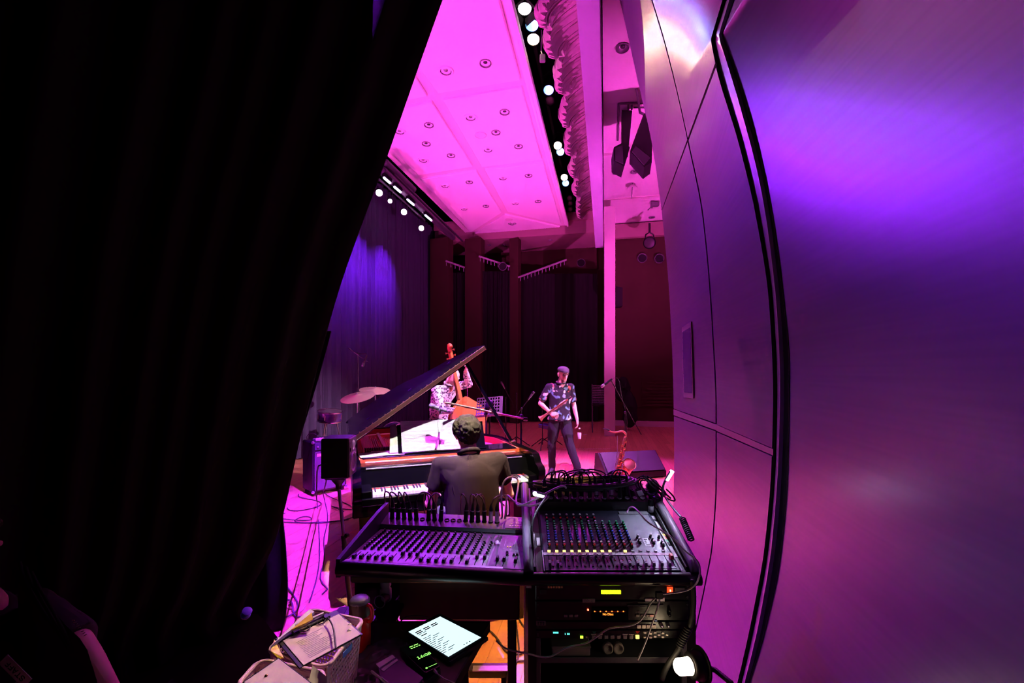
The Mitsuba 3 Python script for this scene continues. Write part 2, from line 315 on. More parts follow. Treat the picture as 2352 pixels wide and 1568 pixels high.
DOOR = seam([(1684, -70), (1662, 0), (1634, 88), (1645, 145), (1700, 330), (1740, 500), (1770, 700), (1779, 900), (1776, 1050), (1760, 1250), (1730, 1420), (1697, 1568), (1655, 1720)], 1.72)
FRAME = seam([(1697, -70), (1675, 0), (1650, 84), (1707, 270), (1745, 420), (1768, 560), (1787, 750), (1792, 880), (1788, 1050), (1775, 1230), (1745, 1420), (1710, 1568), (1665, 1730)], 1.66)
NEAR = seam([(1710, -70), (1687, 0), (1659, 80), (1738, 320), (1779, 520), (1800, 680), (1814, 850), (1810, 1080), (1793, 1280), (1757, 1450), (1722, 1568), (1675, 1740)], 1.60)
def ruled(sa, sb, va, vb, n=48, m=8, inset=0.0):
    """Points between two seams; va, vb: the pixel rows where the piece begins and ends on each."""
    rows = []
    for t in np.linspace(0, 1, n):
        p, q = sa(va[0] + (va[1] - va[0]) * t), sb(vb[0] + (vb[1] - vb[0]) * t)
        rows.append([p + (q - p) * s for s in np.linspace(inset, 1 - inset, m)])
    return np.array(rows)
IN = np.array([0.05, 0.012, 0.0])        # into the wall
def panel(sa, sb, va, vb, gap=0.016, name='panel', mat='m_steel_wall', d=IN * 0.5):
    g = ruled(sa, sb, va, vb, inset=0.0); w = np.linalg.norm(g[0, -1] - g[0, 0]); g = ruled(sa, sb, va, vb, inset=min(0.2, gap / w))
    struct(name, shell(g, d), mat, True, under='wall_right')
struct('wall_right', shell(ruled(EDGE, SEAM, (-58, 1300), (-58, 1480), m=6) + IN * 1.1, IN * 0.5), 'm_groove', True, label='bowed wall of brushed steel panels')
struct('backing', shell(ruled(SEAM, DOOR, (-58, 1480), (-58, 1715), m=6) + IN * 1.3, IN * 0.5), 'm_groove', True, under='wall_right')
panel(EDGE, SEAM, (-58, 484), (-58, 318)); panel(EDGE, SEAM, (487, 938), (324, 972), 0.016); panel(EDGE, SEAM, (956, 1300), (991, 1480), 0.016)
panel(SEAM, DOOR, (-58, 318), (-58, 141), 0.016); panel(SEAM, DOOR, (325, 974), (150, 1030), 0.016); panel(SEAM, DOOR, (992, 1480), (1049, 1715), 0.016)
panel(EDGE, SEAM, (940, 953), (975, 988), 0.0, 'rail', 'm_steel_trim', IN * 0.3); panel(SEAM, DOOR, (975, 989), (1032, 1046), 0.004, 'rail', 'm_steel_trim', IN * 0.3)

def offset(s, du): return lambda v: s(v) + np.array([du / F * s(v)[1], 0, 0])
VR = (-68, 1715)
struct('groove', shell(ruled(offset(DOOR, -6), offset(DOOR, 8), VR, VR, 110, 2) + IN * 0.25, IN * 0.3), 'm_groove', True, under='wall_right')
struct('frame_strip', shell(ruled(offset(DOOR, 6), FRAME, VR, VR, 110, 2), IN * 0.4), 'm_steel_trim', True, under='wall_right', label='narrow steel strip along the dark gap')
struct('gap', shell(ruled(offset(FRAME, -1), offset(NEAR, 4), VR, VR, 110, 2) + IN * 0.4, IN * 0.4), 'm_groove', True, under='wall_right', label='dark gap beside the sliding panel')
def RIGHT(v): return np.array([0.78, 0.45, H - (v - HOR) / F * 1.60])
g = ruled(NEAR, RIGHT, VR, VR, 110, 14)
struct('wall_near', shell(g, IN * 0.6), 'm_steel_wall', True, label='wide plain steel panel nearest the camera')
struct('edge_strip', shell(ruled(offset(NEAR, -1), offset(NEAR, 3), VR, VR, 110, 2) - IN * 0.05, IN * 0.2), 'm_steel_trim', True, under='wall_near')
# recessed pull on the far panel
def on_wall(u, v):
    a, b = EDGE(v), SEAM(v); ua, ub = CX + a[0] / a[1] * F, CX + b[0] / b[1] * F
    t = (u - ua) * a[1] / ((u - ua) * a[1] + (ub - u) * b[1])
    d = np.array([(u - CX) / F, 1, -(v - HOR) / F]); lam = ((1 - t) * a + t * b)[1]
    return np.array([0, 0, H]) + d * lam
q = [on_wall(*x) for x in ((1569, 752), (1590, 738), (1595, 915), (1573, 912))]
OUT = np.array([-0.977, -0.2, 0.0]) * 0.012
def quad_frame(q, k): c = np.mean(q, 0); return [c + (x - c) * k for x in q]
pull = number('wall_right__recessed_pull')
scene[pull] = ply(hull(np.vstack([np.array(q) + OUT * 0.1, np.array(q) + OUT])), 'm_steel_trim'); labels[pull] = {'label': 'tall recessed pull plate'}
qi = quad_frame(q, 0.86)
scene[number(pull + '__dark_inset')] = ply(hull(np.vstack([np.array(qi) + OUT * 0.9, np.array(qi) + OUT * 1.15])), 'm_purple_leather')
# ---------------------------------------------------------------- drapes and stage lights
def folds(base, top, nz=12, amp=0.05, n=None, seed=0, taper=None):
    """A hanging cloth between a bottom and a top polyline (same number of points), with folds across it."""
    base, top = np.asarray(base, float), np.asarray(top, float); k = len(base)
    tang = np.gradient(base, axis=0); tang /= np.linalg.norm(tang, axis=1, keepdims=True) + 1e-9
    nor = np.stack([-tang[:, 1], tang[:, 0], tang[:, 2] * 0], 1)
    s = np.linspace(0, 1, k); r = np.random.default_rng(seed); n = n or 20
    wave = np.sin(s * n * 2 * np.pi + 1.3 * np.sin(s * n * 1.7 + seed)) + 0.35 * np.sin(s * n * 4.7 * np.pi + seed)
    rows = []
    for t in np.linspace(0, 1, nz):
        a = amp * (1 - 0.35 * t) * (taper(t) if taper else 1)
        rows.append(base + (top - base) * t + nor * (wave * a)[:, None])
    return np.array(rows)
# upstage curtain in violet light
aa = np.linspace(5.0, 13.6, 260)
g = folds([S(a, 5.5, 0.02) for a in aa], [S(a, 5.5, 6.3) for a in aa], 10, 0.055, 34, 3)
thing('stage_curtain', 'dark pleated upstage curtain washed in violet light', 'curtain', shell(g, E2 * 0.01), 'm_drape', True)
# wing legs between the pilasters
for i, (u0, u1, Y, lab) in enumerate(((1030, 1069, 13.55, 'narrow black wing drape left of the widest pilaster'), (1103, 1171, 13.4, 'black wing drape between the two right pilasters'), (1190, 1372, 13.7, 'wide black wing drape right of the thin pilaster'))):
    k = 60; us = np.linspace(u0, u1, k)
    b = [P(u, 900, Y) * [1, 1, 0] + [0, 0, 0.02] for u in us]; t = [P(u, 900, Y) * [1, 1, 0] + [0, 0, 4.75] for u in us]
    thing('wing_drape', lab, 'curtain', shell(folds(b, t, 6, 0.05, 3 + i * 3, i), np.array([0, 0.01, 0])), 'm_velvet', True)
    key = Thing('curtain_track', ('slim curtain track above the narrow wing drape', 'curtain track above the middle wing drape', 'curtain track with hooks above the wide wing drape')[i], 'curtain track')
    p, q = np.array(t[0]) + [0, -0.6, 0.22 + 0.1 * i], np.array(t[-1]) + [0, -.25, 0.1]
    if i == 2: p, q = P(1190, 637, 13.2), P(1302, 596, 12.9)
    key.add('rail', cyl(p, q, 0.03, n=8), 'm_grey')
    for s in np.linspace(0.05, 0.95, 5 + 4 * i):
        c = p + (q - p) * s; key.add('hook', cyl(c, c - [0, 0, 0.14], 0.012, n=6), 'm_grey')

# the masking drape at the left: a big sheet whose edge leans, gathered low down
def near_edge(t):  # t: 0 at the floor .. 1 at the top; pixels of the leaning edge at depth 2.5
    v = np.array([1500, 1400, 1250, 1000, 690, 345, 0, -80.0]); u = np.array([520, 548, 632, 690, 770, 893, 1015, 1045.0])
    return u, v
def sheet(name, label, upath, depth, ends, n=120, amp=0.03, waves=11, seed=1, mat='m_velvet', cut=None):
    """Rows along v; the right edge follows a polyline at its depth, the cloth runs to the left end on the floor plan."""
    from scipy.interpolate import PchipInterpolator
    v = np.array([q[1] for q in upath], float); u = np.array([q[0] for q in upath], float)
    o = np.argsort(v); fn = PchipInterpolator(v[o], u[o]); rows = []
    s = np.linspace(0, 1, n)
    wave = np.sin(s * waves * 2 * np.pi + 1.1 * np.sin(s * 17 + seed)) + 0.4 * np.sin(s * waves * 5.1 + seed)
    for vv in np.linspace(v.min(), v.max(), 40):
        e = P(float(fn(vv)), vv, depth); l = np.array([ends[0], ends[1], e[2]])
        nor = np.array([-(l - e)[1], (l - e)[0], 0]); nor /= np.linalg.norm(nor)
        rows.append(e + (l - e) * s[:, None] + nor * (wave * amp * np.clip(s * 12, 0, 1))[:, None])
    g = np.array(rows)
    t = Thing(name, label, 'curtain'); t.add('cloth', shell(g, np.array([0.0, 0.008, 0])), mat, True); return t
hem = sheet('masking_drape', 'tall black velvet masking drape filling the left, its edge leaning in at the top', [(606, 1510), (574, 1440), (556, 1400), (600, 1310), (632, 1240), (690, 1000), (770, 690), (893, 345), (1015, 0), (1045, -80)], 2.45, (-2.7, 0.9), waves=12)
sheet('masking_drape', 'shorter black drape hanging behind the leaning masking drape near the floor', [(622, 1480), (652, 1432), (660, 1350), (655, 1250), (649, 1180), (655, 1100), (690, 1000), (760, 760)], 2.72, (-2.6, 2.2), 60, 0.025, 5, 4)

xs, ys = np.meshgrid(np.linspace(0, 1, 34), np.linspace(0, 1, 26)); px = -2.6 + xs * (1.36 - .1 * ys); py = 1.45 + ys * 1.05
pz = .21 * np.clip(np.minimum(np.minimum(xs, 1 - xs) * 9, np.minimum(ys * 6, 1.0)), 0, 1) ** .6 * (.7 + .6 * meshkit.fbm(np.stack([px * 5, py * 5, px * 0], -1), 3, 6)) + .001
hem.add('gathered_hem', shell(np.stack([px, py, pz], -1), np.array([0, 0, -.001])), 'm_velvet', True)
# lamps in the slot over the stage
def lantern(pos, aim, tone, label, r=0.085, doors=False, on=True, group=None, hang=0):
    d = np.asarray(aim, float) - pos; t = Thing('stage_lantern', label, 'stage light', along(pos, d), group)
    t.add('housing', lathe([(0.0, -0.34), (r * 0.7, -0.33), (r * 1.05, -0.22), (r * 1.1, -0.01), (r * 1.02, 0.0), (r * 1.0, -0.02), (0.0, -0.03)], 20), 'm_black', True)
    t.add('lens', lathe([(0.0, -0.012), (r * 0.6, -0.006), (r * 0.97, -0.014), (r * 0.97, -0.018), (0.0, -0.018)], 20), 'm_black_satin' if not on else 'm_white', True, em=glow(*tone, w=0.35) if on else None)
    up = np.linalg.inv(t.M)[:3, :3] @ np.array([0, 0, 1.0])
    if hang: t.add('hanger', cyl(np.array([0, 0, -.12]) + up * .22, np.array([0, 0, -.12]) + up * hang, .012, n=6), 'm_soot')
    t.add('yoke', tube(np.array([[r * 1.2, 0, -0.12], [r * 1.2, 0, -0.12] + up * 0.18, [0, 0, -0.12] + up * 0.24, [-r * 1.2, 0, -0.12] + up * 0.18, [-r * 1.2, 0, -0.12]]), 0.008, 6), 'm_soot')
    if doors:
        for k in range(4):
            c, s_ = math.cos(k * math.pi / 2 + 0.78), math.sin(k * math.pi / 2 + 0.78)
            m = hull([[c * r - s_ * w * r * 0.9, s_ * r + c * w * r * 0.9, 0] for w in (-1, 1)] + [[c * r * 1.7 - s_ * w * r * 1.2, s_ * r * 1.7 + c * w * r * 1.2, 0.05 + e] for w in (-1, 1) for e in (0, 0.004)])
            t.add('barn_door', m, 'm_soot')
    return t
AIM = np.array([0.0, 4.5, 0.9])
L_ = 6.0
for u, v, tone, lab, r, dd in ((1205, 22, (1.0, 0.9, 0.85), 'white stage lantern with open barn doors at the top of the ceiling slot', 0.088, True),
        (1222, 60, (0.03, 0.13, 0.5), 'blue lantern just under the barn-door lantern in the ceiling slot', 0.088, False), (1225, 92, (1.0, 0.75, 0.42), 'warm white lantern just under the topmost blue lantern', 0.088, False),
        (1260, 208, (0.03, 0.10, 0.5), 'lone blue lantern in the middle of the ceiling slot', 0.085, False), (1281, 335, (1.0, 0.75, 0.42), 'warm lantern of the middle pair in the ceiling slot', 0.085, False),
        (1287, 349, (0.05, 0.14, 0.5), 'blue lantern of the middle pair in the ceiling slot', 0.085, False), (1296, 408, (1.0, 0.72, 0.4), 'warm lantern of the far pair in the ceiling slot', 0.085, False),
        (1299, 421, (0.05, 0.16, 0.5), 'blue lantern of the far pair in the ceiling slot', 0.085, False)):
    p = Z(u, v, 6.25); lantern(p, AIM if p[1] < 9 else AIM + [0, 1.0, 0], [c * L_ for c in tone], lab, r, dd)
for u, v in ((1308, 455), (1309, 467), (1309, 480), (1262, 232)):
    lantern(Z(u, v, 6.3), AIM, (0, 0, 0), {455: 'nearest', 467: 'middle', 480: 'farthest'}.get(v, '') + ' of three unlit lanterns at the far end of the ceiling slot' if v > 300 else 'unlit lantern hanging under the lone blue lantern', 0.08, on=False, group='unlit lanterns' if v > 300 else None)
thing('lighting_bar', 'dark pipe carrying the lanterns in the ceiling slot', 'pipe', cyl(Z(1202, -10, 6.55), Z(1312, 488, 6.55), 0.03, n=8), 'm_soot', True)
t = Thing('lantern_gobo_arm', 'small bracket hanging beside the warm lantern in the ceiling slot', 'bracket')
p = Z(1243, 118, 6.2); t.add('arm', tube([p + [0, 0, 0.3], p, p + [0.03, 0, -0.08]], 0.012, 6), 'm_silver'); t.add('clamp', moved(rbox(-.04, .04, -.03, .03, -.05, .05, .01), shift(*(p + [0.02, 0, -0.1]))), 'm_grey')

# festoon curtain: gathered swags
t = Thing('festoon_curtain', 'pink lit festoon curtain gathered in scalloped swags along the ceiling slot', 'curtain')
edge = [(1258, -30), (1264, 30), (1290, 112), (1302, 200), (1308, 280), (1318, 345), (1324, 395), (1330, 440), (1336, 495)]
for i in range(len(edge) - 1):
    (u0, v0), (u1, v1) = edge[i], edge[i + 1]
    p0, p1 = Z(u0 + 6, v0, 6.0), Z(u1 + 6, v1, 6.0); L = p1 - p0; n = 56; rows = []
    s = np.linspace(-0.06, 1.06, n); rr = np.random.default_rng(i)
    ph = rr.uniform(0, 6.28, 3)
    for k, tt in enumerate(np.linspace(0, 1, 12)):
        crease = 0.034 * np.sin(s * 62 + ph[0] + 1.5 * tt) + 0.024 * np.sin(s * 113 + ph[1] - 2 * tt)
        belly = np.sin(np.clip(s, 0, 1) * np.pi) ** 0.7 * 0.30
        drop = -0.12 - 0.20 * tt - belly * tt + crease * 0.4
        out = 0.06 * np.sin(tt * np.pi) + belly * math.sin(tt * 2.6) * 0.6 + crease
        rows.append(p0 + L * s[:, None] + np.stack([0 * s, 0 * s, drop + 0.33], 1) + (E2 * (-0.28 * (1 - tt) ** 1.0 + 0.02)) + E2 * out[:, None])
    t.add('swag', shell(np.array(rows), E2 * -0.008), 'm_ruffle', True)

# LED bar over the upstage curtain
t = Thing('lighting_bar', 'dark double pipe running along the upstage edge of the stage ceiling', 'pipe')
t.add('lamp_pipe', cyl(BAR[0] + (BAR[0] - BAR[3]) * .1 + [0, 0, .27], BAR[3] + (BAR[3] - BAR[0]) * .1 + [0, 0, .27], .022, n=8), 'm_charcoal', True)
for (ua, va, ub, vb, zz, w) in ((884, 372, 950, 435, 5.62, 0.07), (878, 392, 1040, 545, 5.45, 0.085), (905, 400, 1062, 553, 5.55, 0.03)):
    p, q = Z(ua, va, zz), Z(ub, vb, zz); t.add('pipe', cyl(p, q, w, n=8), 'm_charcoal', True)
for i, (u, v, zz) in enumerate(((871, 443, 5.15), (896, 462, 5.15), (928, 487, 5.15), (968, 524, 5.15))):
    p = Z(u, v, zz); names = ('largest violet LED fixture nearest the masking drape', 'slim tilted violet LED fixture, second from the drape', 'violet LED fixture third from the masking drape', 'violet LED fixture farthest along the upstage bar')
    k = lantern(p, np.array([0.2, 1.2, 1.2]), (32, 22, 34), names[i] if i != 1 else names[1], 0.066 if i != 1 else 0.045, hang=.55)
for i, (u, v) in enumerate(((889, 414), (913, 435), (943, 464), (984, 500))):
    a, b = Z(u - 7, v - 6, 5.3), Z(u + 7, v + 6, 5.3)
    t2 = Thing('strip_light', 'short violet LED strip under the dark upstage pipe, number %s from the drape' % ('one', 'two', 'three', 'four')[i], 'LED light')
    t2.add('housing', cyl(a + [0, 0, 0.05], b + [0, 0, 0.05], 0.05, n=8), 'm_black'); t2.add('tube', cyl(a, b, 0.022, n=8), 'm_white', em=glow(14, 10, 20))

# downlights
def downlight(u, v, z, r, rim=False, group='recessed ceiling downlights', label=None):
    t = Thing('downlight', label or ('silver recessed downlight with a pale rim in the pink stage ceiling' if rim else 'plain round recessed downlight in the pink stage ceiling'), 'downlight', shift(*Z(u, v, z)), group)
    t.add('bezel', lathe([(r * 1.35 if rim else r * 1.06, 0.002), (r * 1.33 if rim else r * 1.05, -0.014), (r, -0.016), (r * 0.93, 0.004), (r, 0.004)], 24), 'm_ceiling' if rim else 'm_grey', True)
    t.add('reflector', lathe([(r * 0.95, -0.010), (r * 0.75, 0.012), (r * 0.3, 0.018), (0, 0.018)], 24), 'm_dark_grey', True)
    t.add('lamp', ball((0.0, -r * .15, 0.01), r * 0.42, 2, (1, 1, 0.6)), 'm_silver' if rim else 'm_charcoal', True)
for u, v, w in ((1024, 163, 'in the panel nearest the camera'), (1081, 270, 'nearest in the middle panel beside the lantern slot'), (918, 302, 'half hidden by the masking drape edge'), (972, 368, 'farthest in the middle panel beside the drape'), (1121, 344, 'farthest in the middle panel beside the lantern slot'),
                (1022, 427, 'nearer in the far panel over the upstage curtain'), (1155, 409, 'nearer in the far panel beside the lantern slot'), (1066, 480, 'farther in the far panel over the upstage curtain'), (1184, 467, 'farther in the far panel beside the lantern slot')):
    downlight(u, v, ZC - 0.014, 0.085, True, 'rimmed silver downlights in the stage ceiling', 'rimmed silver downlight ' + w)
for u, v, w in ((1115, 145, 'in the panel nearest the camera'), (1159, 257, 'nearest in the middle panel beside the lantern slot'), (985, 287, 'nearest in the middle panel beside the drape'), (979, 330, 'second in the middle panel beside the drape'), (1036, 357, 'farthest in the middle panel beside the drape'), (1139, 304, 'touching the round loudspeaker grille'),
                (1191, 336, 'farthest in the middle panel beside the lantern slot'), (1078, 418, 'nearer in the far panel over the upstage curtain'), (1214, 403, 'nearer in the far panel beside the lantern slot'), (1116, 473, 'farther in the far panel over the upstage curtain'), (1236, 462, 'farther in the far panel beside the lantern slot')):
    downlight(u, v, ZC - 0.014, 0.08, False, 'plain downlights in the stage ceiling', 'plain round downlight ' + w)
for u, v, lab in ((1430, 110, 'large round downlight alone in the hall ceiling near the steel wall'), (1416, 396, 'left downlight of the pair under the hanging loudspeakers'), (1457, 394, 'right downlight of the pair under the hanging loudspeakers'), (1497, 499, 'downlight at the far end of the hall ceiling')):
    downlight(u, v, 5.985, 0.085, False, None, lab)
for u, v, z, lab in ((1104, 310, ZC - 0.014, 'flush round ceiling loudspeaker grille beside a downlight'), (1169, 504, ZC - 0.014, 'flush round loudspeaker grille at the far tip of the stage ceiling'), (1482, 454, 5.99, 'flush round loudspeaker grille in the hall ceiling')):
    t = Thing('ceiling_speaker', lab, 'ceiling speaker', shift(*Z(u, v, z))); t.add('rim', lathe([(0.11, 0.0), (0.108, -0.012), (0.10, -0.012), (0.10, 0.0)], 24), 'm_ceiling_joint', True); t.add('grille', lathe([(0.10, -0.006), (0.0, -0.012)], 24), 'm_ceiling_joint', True)
for k, (u, v) in enumerate(((1171, 513), (1176, 515), (1182, 513))):
    downlight(u, v, ZC - 0.014, 0.05, False, 'three small spots at the far tip', ('left', 'middle', 'right')[k] + ' tiny spot of the triple at the far tip of the stage ceiling')
for k, (u, v) in enumerate(((1124, 562), (1158, 561), (1188, 557), (1264, 551))):
    downlight(u, v, 5.78, 0.06, False, 'small spots under the lintel', ('first', 'second', 'third', 'fourth')[k] + ' tiny spot from the left in the lintel over the far wing')
# hanging fixture in the hall ceiling
t = Thing('pendant_sensor', 'small white dish on a rod hanging from the hall ceiling', 'ceiling fixture'); p = Z(1453, 430, 5.9)
t.add('dish', moved(lathe([(0, 0.05), (0.06, 0.04), (0.12, -0.02), (0.11, -0.025), (0, 0.01)], 20), shift(*p)), 'm_ceiling', True); t.add('rod', cyl(p, p + [0.0, 0.1, -0.22], 0.012, n=8), 'm_grey'); t.add('stem', cyl(p, [p[0], p[1], 6.0], 0.012, n=8), 'm_grey')
t = Thing('pendant_sensor', 'small bracket with a camera hanging at the far end of the hall ceiling', 'ceiling fixture'); p = Z(1497, 478, 5.8)
t.add('stem', cyl([p[0], p[1], 6.0], p, 0.02, n=8), 'm_dark_grey'); t.add('head', moved(rbox(-.1, .1, -.06, .06, -.05, .05, .01), shift(*(p + [0.08, 0, 0.1]))), 'm_dark_grey'); t.add('arm', cyl(p + [0, 0, .05], p + [-.1, 0, -.05], .012, n=6), 'm_dark_grey')

# hanging loudspeakers
t = Thing('hanging_loudspeaker', 'black column loudspeaker hung from the hall ceiling, left of the pair', 'loudspeaker'); Y = 7.0
def box8(front, dx, dy, dz=0): return hull(np.vstack([front, np.asarray(front) + [dx, dy, dz]]))
f = np.array([P(u, v, Y) for u, v in ((1428, 252), (1452, 254), (1444, 336), (1428, 340))]); t.add('upper_cabinet', box8(f, 0.08, 0.35), 'm_black_plastic')
f = np.array([P(u, v, Y - .1) for u, v in ((1410, 338), (1428, 328), (1447, 338), (1434, 382), (1411, 370))]); t.add('lower_cabinet', box8(f, 0.05, 0.4), 'm_black_plastic')
f = np.array([P(u, v, Y - .12) for u, v in ((1413, 340), (1430, 333), (1432, 376), (1413, 368))]); t.add('grille', box8(f, 0.005, 0.02), 'm_charcoal')
for u in (1443, 1451): t.add('rigging', cyl(P(u, 252, Y), [P(u, 252, Y)[0], Y, 6.0], 0.015, n=6), 'm_dark_grey')
t = Thing('hanging_loudspeaker', 'black slanted loudspeaker hung from the hall ceiling beside the steel wall', 'loudspeaker'); Y = 6.5
f = np.array([P(u, v, Y) for u, v in ((1478, 262), (1500, 250), (1497, 372), (1480, 384), (1447, 347))]); t.add('cabinet', box8(f, 0.1, 0.4), 'm_black_plastic')
f = np.array([P(u, v, Y - .02) for u, v in ((1452, 347), (1460, 335), (1494, 362), (1480, 379))]); t.add('grille', box8(f, 0.0, 0.05), 'm_charcoal')
t.add('rigging', tube([P(1478, 262, Y), P(1470, 258, Y + .1), [P(1466, 250, Y)[0], Y + .1, 6.0]], 0.02, 6), 'm_dark_grey')
thing('rigging_frame', 'thin dark frame on the hall ceiling around the hanging loudspeakers', 'frame', cat(cyl(Z(1421, 238, 5.98), Z(1500, 236, 5.98), 0.015, n=6), cyl(Z(1421, 238, 5.98), Z(1419, 322, 5.98), 0.02, n=6), cyl(Z(1456, 247, 5.98), Z(1500, 247, 5.98), 0.012, n=6)), 'm_dark_grey')
# moving head by the far wall, round wall speakers, box loudspeaker, vent
t = Thing('moving_head_light', 'black moving-head lamp hanging under the hall fascia', 'stage light'); p = P(1492, 556, 11.2)
t.add('yoke', tube([p + [-.13, 0, .02], p + [-.1, 0, .2], p + [0, 0, .26], p + [.1, 0, .2], p + [.13, 0, .02]], 0.02, 6), 'm_black_plastic'); t.add('head', moved(lathe([(0, -.16), (.10, -.15), (.15, -.02), (.16, .1), (.12, .12), (0, .11)], 20), along(p, (-.3, -.8, -.4))), 'm_black_plastic', True); t.add('stem', cyl(p + [0, 0, .26], p + [0, 0, .5], 0.03, n=8), 'm_black_plastic')
for u, v, lab, r in ((1475, 593, 'round dark wall loudspeaker left of the pair under the moving-head lamp', .14), (1514, 594, 'round dark wall loudspeaker beside the steel wall', .14)):
    p = P(u, v, 12.3); bb = (u - CX) / F; Yw = 13.05 / (0.213 * bb + 0.977); t = Thing('wall_speaker', lab, 'loudspeaker', along(P(u, v, Yw), -E1))
    t.add('rim', lathe([(r, 0), (r, .05), (r * .88, .06), (r * .85, .02), (0, .015)], 24), 'm_dark_grey', True); t.add('cone', lathe([(r * .8, .03), (r * .3, .0 + .02), (0, .035)], 24), 'm_soot', True)
for u, v, lab in ((1155, 612, 'round dark wall loudspeaker above the middle wing drape'), (1335, 604, 'round dark wall loudspeaker above the wide wing drape')):
    t = Thing('wall_speaker', lab, 'loudspeaker', along(P(u, v, 12.9), -E1)); r = .13
    t.add('rim', lathe([(r, 0), (r, .05), (r * .88, .06), (r * .85, .02), (0, .015)], 24), 'm_dark_grey', True); t.add('cone', lathe([(r * .8, .03), (r * .3, .02), (0, .035)], 24), 'm_soot', True)
t = Thing('box_loudspeaker', 'small black box loudspeaker on the hall side wall right of the column', 'loudspeaker'); f = np.array([P(u, v, 11.9) for u, v in ((1414, 657), (1430, 660), (1430, 702), (1414, 704))])
t.add('cabinet', box8(f, .05, .35), 'm_black_plastic'); f2 = quad_frame(list(f), .85); t.add('grille', box8(np.array(f2) - [0, .015, 0], 0, .01), 'm_soot')
q = [(1474, 868), (1560, 868), (1560, 934), (1474, 934)]
t = Thing('wall_vent', 'wide slatted vent panel low on the hall side wall', 'vent'); pts = [P(u, v, 13.1 / (0.213 * (u - CX) / F + 0.977) - .03) for u, v in q]
t.add('frame', slab(pts, E1 * .03), 'm_wall_far')
for k in range(9):
    s0, s1 = (k + .15) / 9, (k + .75) / 9; a, b = np.array(pts[0]), np.array(pts[3]); c, d = np.array(pts[1]), np.array(pts[2])
    t.add('slat', slab([a + (b - a) * s0, c + (d - c) * s0, c + (d - c) * s1, a + (b - a) * s1], -E1 * .02), 'm_wall_far')
# ---------------------------------------------------------------- people
def sph(c, r, s=(1, 1, 1), A=None, sub=2):
    v = trimesh.creation.icosphere(sub, 1.0).vertices * (np.asarray(s) * r)
    if A is not None: v = v @ np.asarray(A).T
    return v + np.asarray(c, float)
def mhull(*clouds): return m3.Manifold.hull_points(np.vstack(clouds).astype(np.float64))
def bone(p, q, r0, r1): return mhull(sph(p, r0), sph(q, r1))
def union(ms): return m3.Manifold.batch_boolean(ms, m3.OpType.Add)
def soft(m, L=0.025, it=10):
    m = m.refine_to_length(L).to_mesh(); t = trimesh.Trimesh(np.array(m.vert_properties[:, :3]), np.array(m.tri_verts), process=True)
    trimesh.smoothing.filter_taubin(t, lamb=0.5, nu=0.53, iterations=it); return t
def basis(fwd, up=(0, 0, 1)):
    f = np.asarray(fwd, float); f /= np.linalg.norm(f); r = np.cross(f, up); r /= np.linalg.norm(r); return np.stack([r, f, np.cross(r, f)], 1)
def cut(m, p, n): return m.trim_by_plane(list(map(float, n)), float(np.dot(p, n)))

def head_parts(c, fwd, up=(0, 0, 1)):
    """c: the middle of the head; returns a manifold with jaw, nose, brow, ears and lips."""
    A = basis(fwd, up); L = lambda x, y, z: c + A @ np.array([x, y, z])
    ms = [mhull(sph(L(0, -0.012, 0.03), 0.082, (0.93, 1.12, 1.0), A, 3), sph(L(0, 0.015, -0.035), 0.062, (0.95, 1.1, 1.0), A)),
          mhull(sph(L(0, 0.03, -0.03), 0.055, (1, 1, 1), A), sph(L(0, 0.058, -0.085), 0.024, (1.1, 1, .9), A), sph(L(0.04, 0.0, -0.06), 0.022), sph(L(-0.04, 0.0, -0.06), 0.022)),
          mhull(sph(L(0, 0.083, 0.018), 0.010), sph(L(0, 0.103, -0.022), 0.012), sph(L(0.012, 0.088, -0.028), 0.008), sph(L(-0.012, 0.088, -0.028), 0.008)),
          mhull(sph(L(0.035, 0.078, 0.026), 0.010), sph(L(-0.035, 0.078, 0.026), 0.010))]
    for s in (-1, 1):
        ms.append(mhull(sph(L(s * 0.078, -0.005, 0.012), 0.012, (0.5, 0.9, 1.2), A), sph(L(s * 0.086, -0.018, 0.0), 0.018, (0.4, 0.9, 1.5), A), sph(L(s * 0.077, -0.006, -0.03), 0.010, (0.6, 0.9, 1), A)))
    return ms, L, A
def hand(w, d, n, side, curl=0.35, length=0.18, spread=0.10, thumb=0.6):
    """w: wrist, d: along the palm, n: out of the back of the hand; side +1: thumb towards d x n."""
    d = np.asarray(d, float) / np.linalg.norm(d); n = np.asarray(n, float); n = n - d * (n @ d); n /= np.linalg.norm(n); x = np.cross(d, n) * side
    k = length / 0.18; ms = [mhull(sph(w, 0.024 * k), sph(w + d * 0.085 * k + x * 0.030 * k, 0.013 * k), sph(w + d * 0.078 * k - x * 0.034 * k, 0.012 * k), sph(w + d * 0.03 * k + x * 0.03 * k, 0.016 * k))]
    for i, (o, ln) in enumerate(((0.030, 0.072), (0.010, 0.08), (-0.011, 0.074), (-0.031, 0.058))):
        p = w + d * 0.085 * k + x * o * k; a = 0.0; r = 0.0095 * k
        for j, part in enumerate((0.45, 0.32, 0.23)):
            a += curl * (0.7 if j == 0 else 1.0); dirn = d * math.cos(a) - n * math.sin(a) + x * spread * (1.5 - i) * 0.35
            q = p + dirn * ln * part * k; ms.append(bone(p, q, r, r * 0.9)); p, r = q, r * 0.9
    p = w + d * 0.025 * k + x * 0.026 * k; t1 = p + (d * 0.6 + x * thumb - n * 0.25) * 0.042 * k; t2 = t1 + (d * 0.9 + x * 0.1 - n * 0.35) * 0.032 * k
    ms += [bone(p, t1, 0.014 * k, 0.011 * k), bone(t1, t2, 0.011 * k, 0.009 * k)]
    return ms
